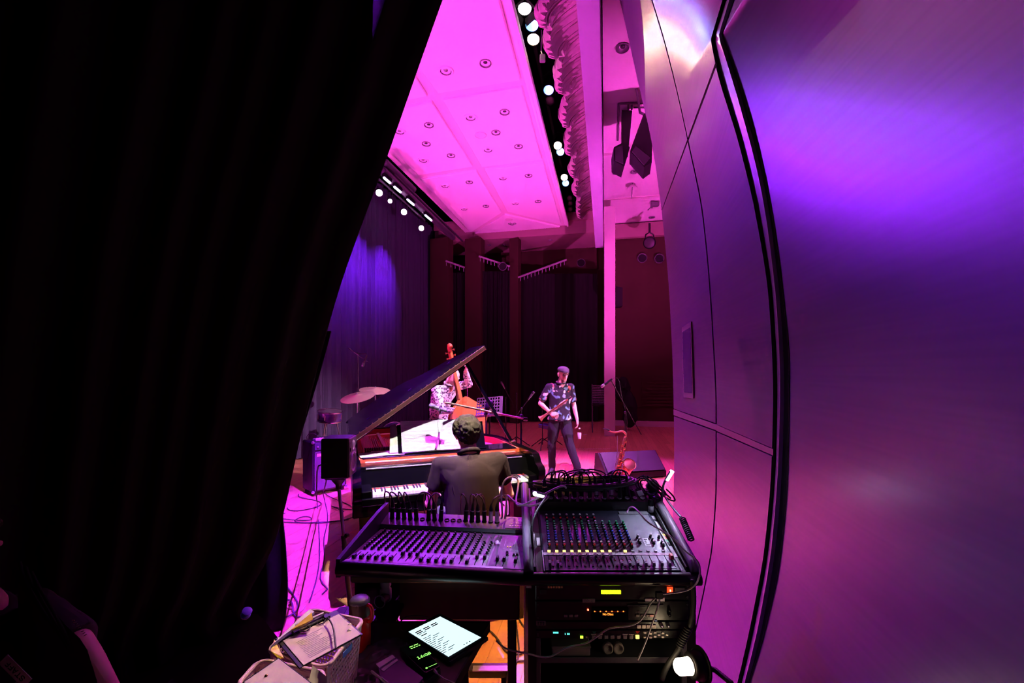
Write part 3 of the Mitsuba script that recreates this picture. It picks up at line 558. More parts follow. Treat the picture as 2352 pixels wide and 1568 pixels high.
def torso_parts(pel, wai, che, nek, xd, fat=0.0, k=1.0):
    """Hulls from the pelvis to the neck; xd: the direction across the body."""
    xd = np.asarray(xd, float) / np.linalg.norm(xd); up = (che - pel) / np.linalg.norm(che - pel); A = np.stack([xd, np.cross(up, xd), up], 1); e = fat
    pl = sph(pel, 1, (0.165 * k + e, 0.115 * k + e, 0.10 + e), A, 3); wa = sph(wai, 1, (0.150 * k + e, 0.108 * k + e, 0.09 + e), A, 3); ch = sph(che, 1, (0.165 * k + e, 0.115 * k + e, 0.13 + e), A, 3)
    return [mhull(pl, wa), mhull(wa, ch)], A
def place_person(key_label, group=None): return Thing('person', key_label, 'person', group=group)

def human(J, label, skin='m_skin', build=1.0, fat_head=None, top='m_polo', bottom='m_jeans', sleeve=0.55, hem=0.0, hands=None, shoes=True, legs=True, collar=True, skirt=0.0):
    """J: joints in metres (dict of arrays). Returns the thing, with one continuous body and its clothes."""
    J = {k: np.asarray(v, float) for k, v in J.items()}
    t = place_person(label); xd = J['shR'] - J['shL']; k = build
    body, A = torso_parts(J['pel'], J['wai'], J['che'], J['nek'], xd, -0.012, k)
    hd, L, HA = head_parts(J['head'], J['face'], J.get('headup', (0, 0, 1)))
    body += hd + [mhull(sph(J['nek'] - A[:, 2] * 0.06, 0.065), sph(J['nek'], 0.054), sph(J['head'] - HA[:, 2] * 0.05 - HA[:, 1] * 0.02, 0.052))]
    for s in 'LR':
        body += [bone(J['che'] + (J['sh' + s] - J['che']) * 0.35 + A[:, 2] * 0.03, J['sh' + s], 0.072, 0.052), bone(J['sh' + s], J['el' + s], 0.048, 0.037), bone(J['el' + s], (J['el' + s] * 2 + J['wr' + s]) / 3, 0.039, 0.037), bone((J['el' + s] * 2 + J['wr' + s]) / 3, J['wr' + s], 0.037, 0.024)]
        if hands and s in hands: body += hand(J['wr' + s], **hands[s])
        if legs: body += [bone(J['hip' + s], J['kn' + s], 0.078, 0.050), bone(J['kn' + s], J['an' + s], 0.050, 0.034)]
    t.add('body', soft(union(body), 0.012, 6), skin, True)
    # eyes and mouth
    for s in (-1, 1): t.add('eye', moved(ball((0, 0, 0), 0.010, 2), shift(*L(s * 0.031, 0.079, 0.012))), 'm_eye', True)
    t.add('mouth', moved(ball((0, 0, 0), 0.02, 2, (1.1, 0.4, 0.3)), M4(L(0, 0.084, -0.055), HA[:, 0], HA[:, 1])), 'm_lip', True)
    # shirt
    sh, A = torso_parts(J['pel'] + A[:, 2] * hem, J['wai'], J['che'], J['nek'], xd, 0.014, k)
    sh.append(mhull(sph(J['che'] + A[:, 2] * 0.06, 0.10, (1.25, 0.95, 0.6), A), sph(J['nek'] - A[:, 2] * 0.035, 0.066)))
    if skirt: sh.append(mhull(sph(J['pel'], 1, (0.19 * k, 0.145 * k, 0.05), A, 3), sph(J['pel'] - A[:, 2] * skirt, 1, (0.20 * k, 0.155 * k, 0.03), A, 3)))
    for s in 'LR':
        sh.append(mhull(sph(J['che'] + (J['sh' + s] - J['che']) * 0.3 + A[:, 2] * 0.03, 0.095), sph(J['sh' + s], 0.066), sph(J['nek'] - A[:, 2] * 0.05 + (J['sh' + s] - J['nek']) * 0.25, 0.05)))
        sh.append(mhull(sph(J['che'] + (J['sh' + s] - J['che']) * 0.6 - A[:, 2] * 0.05, 0.09), sph(J['sh' + s], 0.06), sph(J['wai'] + (J['sh' + s] - J['che']) * 0.35, 0.05)))
        d = J['el' + s] - J['sh' + s]; e = J['sh' + s] + d * min(sleeve, 1); b = mhull(sph(J['sh' + s], 0.065), sph(J['sh' + s] + d * min(sleeve + 0.15, 1.0), 0.058))
        if sleeve < 1: b = cut(b, e, -d / np.linalg.norm(d))
        sh.append(b)
        if sleeve >= 1:
            d2 = J['wr' + s] - J['el' + s]; fb = cut(bone(J['el' + s], J['wr' + s], 0.056, 0.040), J['el' + s] + d2 * min(sleeve - 1 + 0.0, 0.97), -d2 / np.linalg.norm(d2)); sh.append(fb)
    m = union(sh); low = J['pel'] + A[:, 2] * hem - A[:, 2] * (0.06 + skirt); m = cut(m, low, A[:, 2])
    shirt = soft(m, 0.02, 10)
    w = meshkit.fbm(np.array(shirt.vertices) * [14, 14, 5], 3, 4) - 0.5
    shirt.vertices = shirt.vertices + shirt.vertex_normals * (w * 0.022)[:, None]
    t.add('shirt', shirt, top, True)
    if collar:
        g = np.linspace(0, 2 * np.pi, 25); ring = [J['nek'] - A[:, 2] * 0.012 + A[:, 0] * 0.066 * math.cos(a) + A[:, 1] * 0.064 * math.sin(a) + A[:, 2] * (0.012 - 0.018 * math.sin(a)) for a in g]
        t.add('collar', tube(ring, 0.017, 8, False), top, True)
    if legs:
        tr = [torso_parts(J['pel'], J['pel'] + A[:, 2] * 0.10, J['wai'], J['nek'], xd, 0.004, k)[0][0]]
        for s in 'LR':
            tr += [mhull(sph(J['hip' + s], 0.098), sph(J['pel'] + A[:, 2] * 0.02 + (J['hip' + s] - J['pel']) * 0.5, 0.095), sph(J['kn' + s], 0.068)), mhull(sph(J['kn' + s], 0.068), sph(J['an' + s] * 0.93 + J['kn' + s] * 0.07, 0.058))]
        trs = soft(union(tr), 0.025, 8); w = meshkit.fbm(np.array(trs.vertices) * [11, 11, 9], 3, 9) - 0.5
        trs.vertices = trs.vertices + trs.vertex_normals * (w * 0.018)[:, None]
        t.add('trousers', trs, bottom, True)
        if shoes:
            for s in 'LR':
                f = J['toe' + s] - J['an' + s]; B = basis([f[0], f[1], 0]); a = J['an' + s]; dn = np.array([0, 0, -1.0])
                pit = J.get('pitch' + s, 0.0); Q = np.array([0, math.cos(pit), math.sin(pit)]); U = np.array([0, -math.sin(pit), math.cos(pit)]); fw, uu, rr = B @ Q, B @ U, B[:, 0]
                o = a - uu * 0.055
                sole = [o + fw * y + rr * x - uu * 0.025 for x, y in ((-.035, -.07), (.035, -.07), (.042, .0), (.048, .12), (.03, .19), (-.03, .19), (-.048, .12), (-.042, 0))]
                up_ = np.vstack([sph(o - fw * 0.03 + uu * 0.045, 0.048), sph(o + fw * 0.03 + uu * 0.03, 0.046), sph(o + fw * 0.12, 0.038, (1.1, 1, .7)), sph(o + fw * 0.165 - uu * 0.008, 0.026)])
                sh_ = t.add('shoe', soft(m3.Manifold.hull_points(np.vstack([up_, np.array(sole) + uu * 0.01]).astype(float)), 0.02, 4), 'm_shoe', True)
                t.add('sole', hull(np.vstack([np.array(sole), np.array(sole) + uu * 0.018])), 'm_rubber', under=sh_)
    return t, L, HA, A
def hair_cap(t, L, HA, mat, low=-0.02, front=0.06, r=0.09, seed=0, name='hair'):
    """A scalp of hair over the back and top of the head, with an uneven surface."""
    c = L(0, -0.012, 0.03); m = mhull(sph(c, r, (0.97, 1.16, 1.04), HA, 4), sph(L(0, -0.03, -0.045), 0.066, (1, .9, 1), HA, 3))
    n = HA @ np.array([0, -math.sin(0.9), math.cos(0.9)]); m = cut(m, L(0, front, 0.045), n / np.linalg.norm(n))
    h = soft(m, 0.012, 2); v = np.array(h.vertices); w = meshkit.fbm(v * 55, 3, seed) - 0.5
    h.vertices = v + h.vertex_normals * (w * 0.022)[:, None]; t.add(name, h, mat, True)

# the saxophonist walking across the stage, head bent
o = np.array([0.80, 6.85, 0.0])
def W(x, y, z): return o + np.array([x, y * 1.0, z])      # seen from the camera: x right, -y towards it
J = dict(pel=W(-.03, 0, .90), wai=W(-.035, -.0, 1.04), che=W(-.035, .0, 1.25), nek=W(-.02, -.03, 1.455), head=W(.015, -.085, 1.585), face=(.30, -.9, -.22), headup=(0.06, -.2, .95),
         shR=W(-.205, 0, 1.375), elR=W(-.345, -.03, 1.12), wrR=W(-.20, -.20, .985), shL=W(.135, 0, 1.375), elL=W(.195, .03, 1.10), wrL=W(.235, -.06, .87),
         hipR=W(-.12, 0, .85), knR=W(-.165, -.03, .49), anR=W(-.155, .03, .085), toeR=W(-.21, -.17, .05), hipL=W(.06, 0, .85), knL=W(.115, -.10, .47), anL=W(.235, -.16, .10), toeL=W(.42, -.26, .08), pitchR=-0.05, pitchL=0.15)
t, L, HA, A = human(J, 'man in a flat cap and dark patterned shirt walking with a saxophone and a bottle', 'm_skin_pale', 1.0, top='m_tropical', sleeve=0.85,
    hands=dict(R=dict(d=np.array([.75, -.35, -.25]), n=np.array([-.2, -.9, .3]), side=1, curl=0.75), L=dict(d=np.array([.12, -.1, -1]), n=np.array([.9, -.2, .1]), side=-1, curl=0.55)), hem=0.03, skirt=0.03)
cap = mhull(sph(L(0, -0.02, 0.072), 0.093, (0.98, 1.12, 0.55), HA, 3), sph(L(0, 0.05, 0.062), 0.058, (1.1, 1.0, 0.38), HA, 3))
ck = t.add('cap', soft(cap, 0.02, 3), 'm_cap', True)
t.add('peak', soft(mhull(sph(L(0, 0.078, 0.052), 0.05, (1.25, 0.7, 0.14), HA, 3)), 0.02, 2), 'm_cap', True, under=ck)
t.add('beard', soft(mhull(sph(L(0, 0.066, -0.092), 0.022, (1.4, .8, .9), HA), sph(L(0.035, 0.035, -0.082), 0.014), sph(L(-0.035, 0.035, -0.082), 0.014)), 0.012, 3), 'm_beard', True)
for s in (-1, 1): t.add('glasses_rim', tube([L(s * .031 + .024 * math.cos(a), .092, .012 + .018 * math.sin(a)) for a in np.linspace(0, 6.283, 13)], 0.003, 5, False), 'm_soot', True)
# his soprano saxophone, held across the belly
p0, p1 = P(1240, 962, 6.58), P(1316, 909, 6.52)
d = p1 - p0
sx = Thing('soprano_saxophone', 'soprano saxophone held across the body of the walking man', 'saxophone', along(p0, d)); ln = np.linalg.norm(d)
sx.add('bell', lathe([(0.045, 0), (0.047, 0.004), (0.030, 0.04), (0.020, 0.10), (0.017, 0.16), (0.015, 0.16), (0.028, 0.03), (0.04, 0.0)], 20), 'm_copper_lacquer', True)
sx.add('tube', lathe([(0.018, 0.12), (0.013, ln * 0.75), (0.011, ln * 0.86), (0.0, ln * 0.86)], 14), 'm_brass', True)
sx.add('mouthpiece', lathe([(0.010, ln * 0.84), (0.013, ln * 0.87), (0.007, ln), (0.0, ln)], 12), 'm_black_satin', True)
for k in range(11): sx.add('key_cup', moved(lathe([(0.011, 0), (0.011, 0.006), (0, 0.008)], 10), M4([0.019 * math.cos(.6 * (k % 3)), 0.019, 0.17 + k * 0.031], (0, 0, 1), (1, 0, 0))), 'm_brass', True)
sx.add('key_rod', cyl([0.016, 0.012, 0.12], [0.012, 0.01, ln * 0.8], 0.003, n=6), 'm_silver')
b = Thing('water_bottle', 'clear plastic water bottle held low by the walking man', 'bottle', shift(*P(1331, 1008, 6.72)))
b.add('body', lathe([(0, 0), (0.028, 0.0), (0.031, 0.01), (0.029, 0.05), (0.031, 0.06), (0.030, 0.11), (0.014, 0.15), (0.013, 0.165), (0, 0.165)], 18), 'm_clear', True)
b.add('water', lathe([(0, 0.004), (0.027, 0.004), (0.028, 0.07), (0, 0.07)], 16), 'm_white', True); b.add('cap', lathe([(0.015, 0.16), (0.015, 0.178), (0, 0.178)], 14), 'm_white', True); b.add('label', lathe([(0.0305, 0.055), (0.0315, 0.06), (0.031, 0.10), (0.0305, 0.105)], 18), 'm_white', True)

# the bass player bent over his instrument
o = np.array([-0.94, 6.15, 0.0])
J = dict(pel=W(-.10, .05, .93), wai=W(-.11, .0, 1.06), che=W(-.07, -.02, 1.27), nek=W(.04, -.04, 1.455), head=W(.10, -.06, 1.56), face=(.75, -.35, -.55), headup=(.5, -.15, .8),
         shR=W(-.12, -.19, 1.38), elR=W(-.02, -.36, 1.12), wrR=W(.22, -.34, 1.08), shL=W(.09, .17, 1.40), elL=W(.30, .16, 1.45), wrL=W(.27, -.02, 1.63),
         hipR=W(-.12, -.08, .88), knR=W(-.08, -.12, .48), anR=W(-.10, -.06, .09), toeR=W(.06, -.18, .05), hipL=W(-.08, .12, .88), knL=W(.02, .14, .48), anL=W(-.04, .2, .09), toeL=W(.12, .16, .05))
t, L, HA, A = human(J, 'bald man in a speckled long-sleeved shirt bent over a double bass behind the grand piano', 'm_skin_pale', 1.02, top='m_speckled', sleeve=1.95, skirt=0.10,
    hands=dict(R=dict(d=np.array([.9, .1, -.25]), n=np.array([0, -.7, .7]), side=1, curl=0.5), L=dict(d=np.array([.35, -.5, .75]), n=np.array([.8, .3, -.1]), side=-1, curl=0.7)))
hair_cap(t, L, HA, 'm_grey_hair', front=-0.06, r=0.087, seed=3)
# double bass
bo = np.array([-0.42, 5.86, 0.0]); axis = np.array([-0.24, 0.10, 1.0]); axis /= np.linalg.norm(axis); fdir = np.array([0.45, -0.9, 0.0])
fr = np.cross(fdir, axis); BM = M4(bo + axis * 0.24, np.cross(axis, -fdir), axis)   # x across, y along the axis, z out of the front
prof = [(0.0, 0.0), (0.14, 0.01), (0.26, 0.08), (0.315, 0.20), (0.29, 0.33), (0.215, 0.43), (0.185, 0.52), (0.20, 0.62), (0.245, 0.70), (0.245, 0.80), (0.19, 0.91), (0.09, 1.00), (0.03, 1.05), (0.0, 1.06)]
from scipy.interpolate import CubicSpline
pr = np.array(prof); s_ = np.r_[0, np.cumsum(np.linalg.norm(np.diff(pr, axis=0), axis=1))]; pc = CubicSpline(s_, pr)(np.linspace(0, s_[-1], 48)); pc[:, 0] = np.maximum(pc[:, 0], 0)
outl = Polygon(np.vstack([pc, (pc * [-1, 1])[::-1][1:-1]])).buffer(0)
t = Thing('double_bass', 'orange brown double bass upright behind the grand piano lid', 'double bass', BM)
t.add('body', prism(outl.buffer(-0.012), -0.19, 0.0), 'm_bass_wood'); t.add('belly', cat(prism(outl, -0.0, 0.012), prism(outl.buffer(-0.05), 0.012, 0.022), prism(outl.buffer(-0.12), 0.022, 0.030)), 'm_bass_wood'); t.add('back', prism(outl, -0.20, -0.188), 'm_bass_wood')
t.add('neck', hull([(x * w, y, z) for y, w, z0, z1 in ((0.98, .024, -.03, .05), (1.62, .02, .0, .035)) for x in (-1, 1) for z in (z0, z1)]), 'm_bass_wood')
t.add('fingerboard', hull([(x * w, y, z) for y, w, z0, z1 in ((0.60, .045, .055, .075), (1.60, .022, .035, .05)) for x in (-1, 1) for z in (z0, z1)]), 'm_tan_wood')
sc = t.add('scroll', cat(hull([(x * w, y, z) for y, w, z0, z1 in ((1.60, .024, -.03, .04), (1.80, .02, -.05, .03)) for x in (-1, 1) for z in (z0, z1)]), tube([(0, 1.78 + .05 * math.sin(a) * (1 - a / 14), -.03 - .05 * math.cos(a) * (1 - a / 14)) for a in np.linspace(0, 9, 30)], np.linspace(.03, .018, 30), 8)), 'm_bass_wood', True)
for k in range(4): t.add('tuning_peg', cat(cyl((-.06 if k % 2 else .06, 1.64 + .04 * k, .0), (0, 1.64 + .04 * k, 0), 0.006, n=6), ball((-.065 if k % 2 else .065, 1.64 + .04 * k, 0), 0.016, 1, (.5, 1, 1))), 'm_brass', under=sc)
t.add('bridge', hull([(x, y, z) for x, z in ((-.08, .03), (.08, .03), (-.045, .15), (.045, .15)) for y in (.40, .412)]), 'm_tan_wood')
t.add('tailpiece', hull([(x * w, y, z) for y, w, z in ((0.06, .025, .05), (0.33, .045, .10)) for x in (-1, 1) for z in (z, z + .012)]), 'm_black_satin')
for k in range(4): x = -.027 + .018 * k; t.add('string', tube([(x * .9, .33, .11), (x, .406, .155), (x * .5, 1.62, .052)], 0.0018, 5), 'm_silver')
for s in (-1, 1): t.add('sound_hole', tube([(s * (.11 + .025 * math.sin(q * 3.14)), .36 + .15 * q, .024 if abs(q - .5) < .6 else .02) for q in np.linspace(0, 1, 9)], 0.007, 6), 'm_black')
t.add('endpin', cyl((0, 0.02, -.08), (0, -.245, -.08), 0.008, n=8), 'm_silver')
# ---------------------------------------------------------------- grand piano and its player
PO = np.array([-1.13, 3.02, 0.0]); PX = np.array([0.930, 0.366, 0.0]); PX /= np.linalg.norm(PX); PY = np.array([-PX[1], PX[0], 0.0])
PM = M4(PO, PX, PY)
piano = Thing('grand_piano', 'glossy black grand piano with its lid propped open, at centre stage', 'piano', PM)
def pp(x, y, z): return (PM @ np.array([x, y, z, 1.0]))[:3]
ctrl = [(1.5, 0.0), (1.5, 0.55), (1.5, 0.95), (1.44, 1.20), (1.26, 1.45), (1.05, 1.68), (0.93, 1.95), (0.80, 2.15), (0.58, 2.26), (0.30, 2.26), (0.10, 2.20), (0.0, 2.08)]
crv = spline(ctrl[2:], 40); outline = Polygon([(0, 0), (1.5, 0), (1.5, 0.55)] + [tuple(q) for q in crv])
ring = outline.difference(outline.buffer(-0.055)); rim = ring.intersection(sbox(-1, 0.24, 3, 3))
piano.add('rim', prism(rim, 0.70, 0.95) if rim.geom_type == 'Polygon' else cat(*[prism(g, 0.70, 0.95) for g in rim.geoms]), 'm_lacquer', 25)
inner = outline.buffer(-0.056).intersection(sbox(-1, 0.40, 3, 3))
piano.add('inner_rim', cat(*[prism(g, 0.80, 0.935) for g in [inner.difference(inner.buffer(-0.012))]]), 'm_mahogany')
piano.add('soundboard', prism(inner, 0.72, 0.84), 'm_mahogany'); 
pl = piano.add('iron_plate', cat(prism(inner.buffer(-0.06).intersection(sbox(0, 0.45, 2, 0.62)), 0.84, 0.90), prism(inner.buffer(-0.06).difference(inner.buffer(-0.15)), 0.84, 0.885)), 'm_gold_plate')
for k in range(4): x = 0.30 + 0.28 * k; piano.add('strut', hull([(x + d, y, z) for (y, dd) in ((0.5, 0), (2.05 - 0.28 * k, 0)) for d in (0, .03) for z in (.87, .91)]), 'm_gold_plate', under=pl)
ss = []
for k in range(64):
    x = 0.10 + 1.28 * k / 63; y1 = 2.12 - 1.25 * (k / 63) ** 0.8; xs = x - 0.0; ss.append(cyl((x, 0.58, .90), (x * .92 + .03, y1, .895), 0.0022 if k > 20 else .004, n=4))
piano.add('strings', cat(*ss), 'm_copper_lacquer', kind='stuff')
dm = [rbox(0.12 + .0155 * 1.0 * k, 0.132 + .0155 * k, 0.86, 0.90, .895, .94, .002) for k in range(70)]
piano.add('dampers', cat(*dm), 'm_black_satin', kind='stuff')
piano.add('red_felt_strip', rbox(0.10, 1.40, 0.37, 0.42, 0.84, 0.915, .005), 'm_mahogany')
# keyboard end
def arm(x0, x1):
    side = Polygon([(0.30, .70), (0.30, .95), (0.16, .95), (0.10, .94), (0.07, .915), (0.055, .885), (0.03, .865), (-0.01, .85), (-0.035, .82), (-0.03, .76), (0.0, .70)])
    m = prism(side, 0, x1 - x0); m.apply_transform(np.array([[0, 0, 1, x0], [1, 0, 0, 0], [0, 1, 0, 0], [0, 0, 0, 1.0]])); return m
piano.add('arm', arm(0, .06), 'm_lacquer', 30); piano.add('arm', arm(1.44, 1.5), 'm_lacquer', 30)
piano.add('keybed', rbox(0, 1.5, -0.02, 0.62, 0.60, 0.70, .008), 'm_lacquer'); piano.add('key_slip', rbox(.06, 1.44, -0.03, 0.0, .68, .735, .006), 'm_lacquer')
for x0, x1 in ((.06, .137), (1.363, 1.44)): piano.add('key_block', rbox(x0, x1, -0.01, .2, .70, .785, .008), 'm_lacquer')
fb = hull([(x, y, z) for x in (.06, 1.44) for y, z in ((.175, .76), (.19, .76), (.235, .885), (.25, .885))]); piano.add('fallboard', fb, 'm_lacquer'); piano.add('key_felt', rbox(.137, 1.363, .165, .178, .745, .757, .002), 'm_red_felt')
piano.add('front_rail', rbox(.06, 1.44, .25, .40, .875, .905, .006), 'm_lacquer'); piano.add('fallboard_strip', rbox(.10, 1.40, .228, .238, .886, .896, .002), 'm_silver')
wk = ply(rbox(0, .0228, .0, .15, .705, .752, .002), 'm_ivory'); bk = ply(hull([(x, y, z) for x, y, z in ((0, .06, .75), (.011, .06, .75), (.001, .062, .763), (.010, .062, .763), (0, .155, .75), (.011, .155, .75), (.0015, .155, .764), (.0095, .155, .764))]), 'm_black_satin')
for k in range(52):
    x = .1375 + .02355 * k; piano.add('white_key', wk, None, M=shift(x, .005, 0))
    if k % 7 in (0, 2, 3, 5, 6) and k < 51: piano.add('black_key', bk, None, M=shift(x + .0178, .01, 0))
# music desk
piano.add('desk_shelf', rbox(.08, 1.42, .40, .66, .925, .943, .005), 'm_lacquer')
md = hull([(x, y, z) for x in (.37, 1.14) for y, z in ((.46, .943), (.475, .943), (.565, 1.175), (.58, 1.175))]); piano.add('music_desk', md, 'm_lacquer'); piano.add('desk_ledge', rbox(.37, 1.14, .435, .475, .943, .957, .004), 'm_lacquer')
# lid: the front flap folded back on the main lid; both turn about the bass side
TH = math.radians(34.5)
LID = shift(0, 0, 1.045) @ np.array([[math.cos(TH), 0, -math.sin(TH), 0], [0, 1, 0, 0], [math.sin(TH), 0, math.cos(TH), 0], [0, 0, 0, 1.0]])
lidpoly = Polygon([(0.0, .46), (1.40, .46)] + [(q[0] * 0.93 - 0.03, q[1] + .015) for q in crv[3:]] + [(0, 2.1)]).buffer(0)
lid = piano.add('lid', prism(lidpoly, 0.0, 0.022), 'm_lacquer', 30, M=LID)
piano.add('folded_front_flap', rbox(0.0, 1.40, .455, .915, .027, .049, .004), 'm_lacquer', under=lid, M=LID)
hg = piano.add('lid_hinge', rbox(0.01, 1.39, .445, .457, .008, .045, .002), 'm_brass', under=lid, M=LID)
for k in range(22): piano.add('lid_bumper', moved(lathe([(0.004, 0), (.005, .006), (0, .009)], 8), shift(.05 + .06 * k, .449, .045)), 'm_brass', True, under=lid, M=LID)
for k in range(3): piano.add('lid_rest', rbox(.2 + .45 * k, .24 + .45 * k, .88, .90, .049, .054, .002), 'm_black_satin', under=lid, M=LID)
tip = (LID @ np.array([1.25, .80, 0, 1]))[:3]
piano.add('prop_stick', hull([tuple(np.array(c) + [dx, dy, 0]) for c in ((1.46, .62, .95), tuple(tip)) for dx in (-.016, .016) for dy in (-.012, .012)]), 'm_lacquer')
piano.add('lid_hinge_block', rbox(0, .05, .6, 2.0, .95, 1.04, .005), 'm_lacquer')
piano.add('prop_cup', rbox(1.44, 1.49, .59, .65, .948, .97, .004), 'm_brass')
for x, y in ((.12, .28), (1.38, .28), (.42, 1.95)):
    lg = piano.add('leg', hull([(x + a * w, y + b * w, z) for z, w in ((.70, .075), (.10, .05)) for a in (-1, 1) for b in (-1, 1)]), 'm_lacquer'); piano.add('caster', moved(lathe([(0, 0), (.035, .0), (.04, .03), (.03, .10), (0, .10)], 14), shift(x, y, 0.0)), 'm_brass', True, under=lg)
ly = piano.add('pedal_lyre', cat(rbox(.62, .66, .30, .36, .18, .70, .008), rbox(.84, .88, .30, .36, .18, .70, .008), rbox(.58, .92, .27, .39, .11, .19, .01)), 'm_lacquer')
for k in range(3): piano.add('pedal', rbox(.655 + .07 * k, .695 + .07 * k, .12, .30, .06, .075, .006), 'm_brass', under=ly)
# sheet music on the desk, loose sheets beside it
def desk(x, h, off=.0): q = h / math.hypot(.105, .232); return pp(x, .475 - .003 - off + .105 * q - .012, 0.958 + .232 * q)
for i, (x0, x1, lab) in enumerate(((.40, .72, 'white sheet of music standing left on the piano desk'), (.722, 1.05, 'white sheet of music standing right on the piano desk, half hidden by the pianist'))):
    m = slab([desk(x0, 0), desk(x1, 0), desk(x1, .27), desk(x0, .275)], PY * -.003); t = Thing('sheet_music', lab, 'sheet music', None, None); t.add('page', m, 'm_paper')
    for k in range(8):
        t.add('stave', slab([desk(x0 + .025, .03 + .029 * k, .004), desk(x1 - .025, .03 + .029 * k, .004), desk(x1 - .025, .038 + .029 * k, .004), desk(x0 + .025, .038 + .029 * k, .004)], PY * -.0005), 'm_tape')
for k, (dx, rot) in enumerate(((0, .1), (.09, -.12))):
    thing('loose_sheet', ('loose white sheet of music lying flat at the bass end of the piano', 'second loose white sheet overlapping the first at the bass end of the piano')[k], 'sheet music', rbox(-.14, .14, -.10, .10, 0, .003, .001), 'm_paper', M=PM @ yaw([.2 + dx, .53, 0.9435 + .004 * k], rot))
thing('magazine', 'thin marbled grey folder leaning at the left end of the music desk', 'folder', slab([desk(.30, 0, -.02), desk(.395, 0, -.02), desk(.36, .25, -.02), desk(.315, .24, -.02)], PY * -.008), 'm_box_grey')
# the pianist, seen from behind
def Q(x, y, z): return pp(.76 + x, -.43 + y, z if z < .6 else .545 + (z - .60) * .89)
J = dict(pel=Q(0, -.02, .5999), wai=Q(0, .0, .76), che=Q(0.0, .05, 1.0), nek=Q(.0, .10, 1.195), head=Q(-.005, .145, 1.335), face=PY + np.array([-.05, 0, -.35]), headup=PY * .3 + np.array([0, 0, 1.0]),
         shR=Q(.205, .07, 1.115), elR=Q(.30, .10, .83), wrR=Q(.27, .36, .80), shL=Q(-.205, .07, 1.115), elL=Q(-.27, .10, .83), wrL=Q(-.19, .36, .80),
         hipR=Q(.10, .0, .555), knR=Q(.16, .42, .56), anR=Q(.10, .48, .10), toeR=Q(.10, .66, .05), hipL=Q(-.10, .0, .555), knL=Q(-.16, .42, .56), anL=Q(-.14, .38, .10), toeL=Q(-.14, .56, .05))
t, L, HA, A = human(J, 'pianist seen from behind in a dark polo shirt, seated at the grand piano', 'm_skin', 1.12, top='m_polo', sleeve=0.62,
    hands=dict(R=dict(d=PY * .9 + [0, 0, -.12], n=np.array([0, 0, 1.0]), side=-1, curl=.35), L=dict(d=PY * .9 + [0, 0, -.12], n=np.array([0, 0, 1.0]), side=1, curl=.35)))
hair_cap(t, L, HA, 'm_hair', front=0.035, r=0.103, seed=5)
st = Thing('piano_bench', 'black padded piano bench under the pianist', 'bench', PM @ shift(.76, -.43, 0))
st.add('seat', rbox(-.32, .32, -.2, .16, .41, .49, .02), 'm_leather', 20)
for x in (-.28, .28):
    for y in (-.16, .12): st.add('leg', hull([(x + a * w, y + b * w, z) for z, w in ((.42, .025), (0, .018)) for a in (-1, 1) for b in (-1, 1)]), 'm_lacquer')
# ---------------------------------------------------------------- the two mixing consoles
def console_frame(fl, fr, rise, depth):
    x = np.asarray(fr) - fl; x /= np.linalg.norm(x); y = np.array([-x[1], x[0], 0.0]); y = y * depth + np.array([0, 0, rise]); return M4(fl, x, y)
WL, DL = 0.685, 0.44
CM = console_frame(np.array([-.630, 1.575, .945]), np.array([.050, 1.50, .945]), -.004, .42)
c = Thing('mixing_console', 'wide light grey mixing console with many small dark knobs, left of the equipment rack', 'mixing console', CM)
base = c.add('chassis', rbox(0, WL, 0, DL, -.055, 0.0, .008), 'm_console_grey')
c.add('front_roll', tube([(-.008, -.006, -.022), (WL + .008, -.006, -.022)], .026, 14), 'm_black_satin', True); c.add('end_cheek', hull([(x, y, z) for x in (-.016, .0) for y, z in ((-.01, -.055), (-.01, .012), (DL, -.055), (DL, .085), (DL - .10, .075))]), 'm_charcoal'); c.add('end_cheek', hull([(x, y, z) for x in (WL, WL + .018) for y, z in ((-.01, -.055), (-.01, .012), (DL, -.055), (DL, .085), (DL - .10, .075))]), 'm_light_grey')
jp = c.add('jack_panel', hull([(x, y, z) for x in (.0, WL) for y, z in ((DL - .095, 0), (DL - .092, .016), (DL, .040), (DL, 0))]), 'm_console_grey')
c.add('groove', rbox(0, WL, DL - .108, DL - .096, 0, .0016, .0004), 'm_black_plastic'); c.add('fader_field', rbox(.02, .535, .005, .105, 0, .0012, .0004), 'm_light_grey'); c.add('master_field', rbox(.545, WL - .01, .008, DL - .13, 0, .0012, .0004), 'm_dark_grey')
knob = ply(lathe([(.0064, 0), (.0060, .003), (.0046, .004), (.0040, .0105), (0, .011)], 10), 'm_black_satin', 35); knob_cap = ply(lathe([(.0038, .0105), (.0034, .0118), (0, .0122)], 8), 'm_grey')
fcap = ply(hull([(x * w, y * l, z) for z, w, l in ((0.004, .006, .011), (.016, .0045, .0085)) for x in (-1, 1) for y in (-1, 1)]), 'm_black_plastic'); fline = ply(box((0, 0, .0165), (.009, .0015, .001)), 'm_white'); slot = ply(box((0, 0, .0008), (.0022, .062, .0012)), 'm_black')
pitch = .0287
kc = []
for ch in range(18):
    x = .035 + pitch * ch
    for r in range(10):
        if ch >= 16 and r > 4: continue
        y = .118 + .0208 * r if ch < 16 else .125 + .025 * r
        k = c.add('knob', knob, None, M=shift(x + .0004 * r, y, 0)); kc.append((x + .0004 * r, y))
    c.add('fader_slot', slot, None, M=shift(x, .055, .001))
    low = ch < 6 or 9 <= ch < 14 or ch == 15
    fy = .030 if low else .075; f = c.add('fader', fcap, None, M=shift(x, fy, .0)); c.add('fader_line', fline, None, under=f, M=shift(x, fy, 0))
    if ch < 16: c.add('mute_light', ply(box((0, 0, .0012), (.004, .003, .0015)), 'm_red') if ch == 0 else scene[c.key + '__mute_light'], None, M=shift(x + .009, .108, 0))
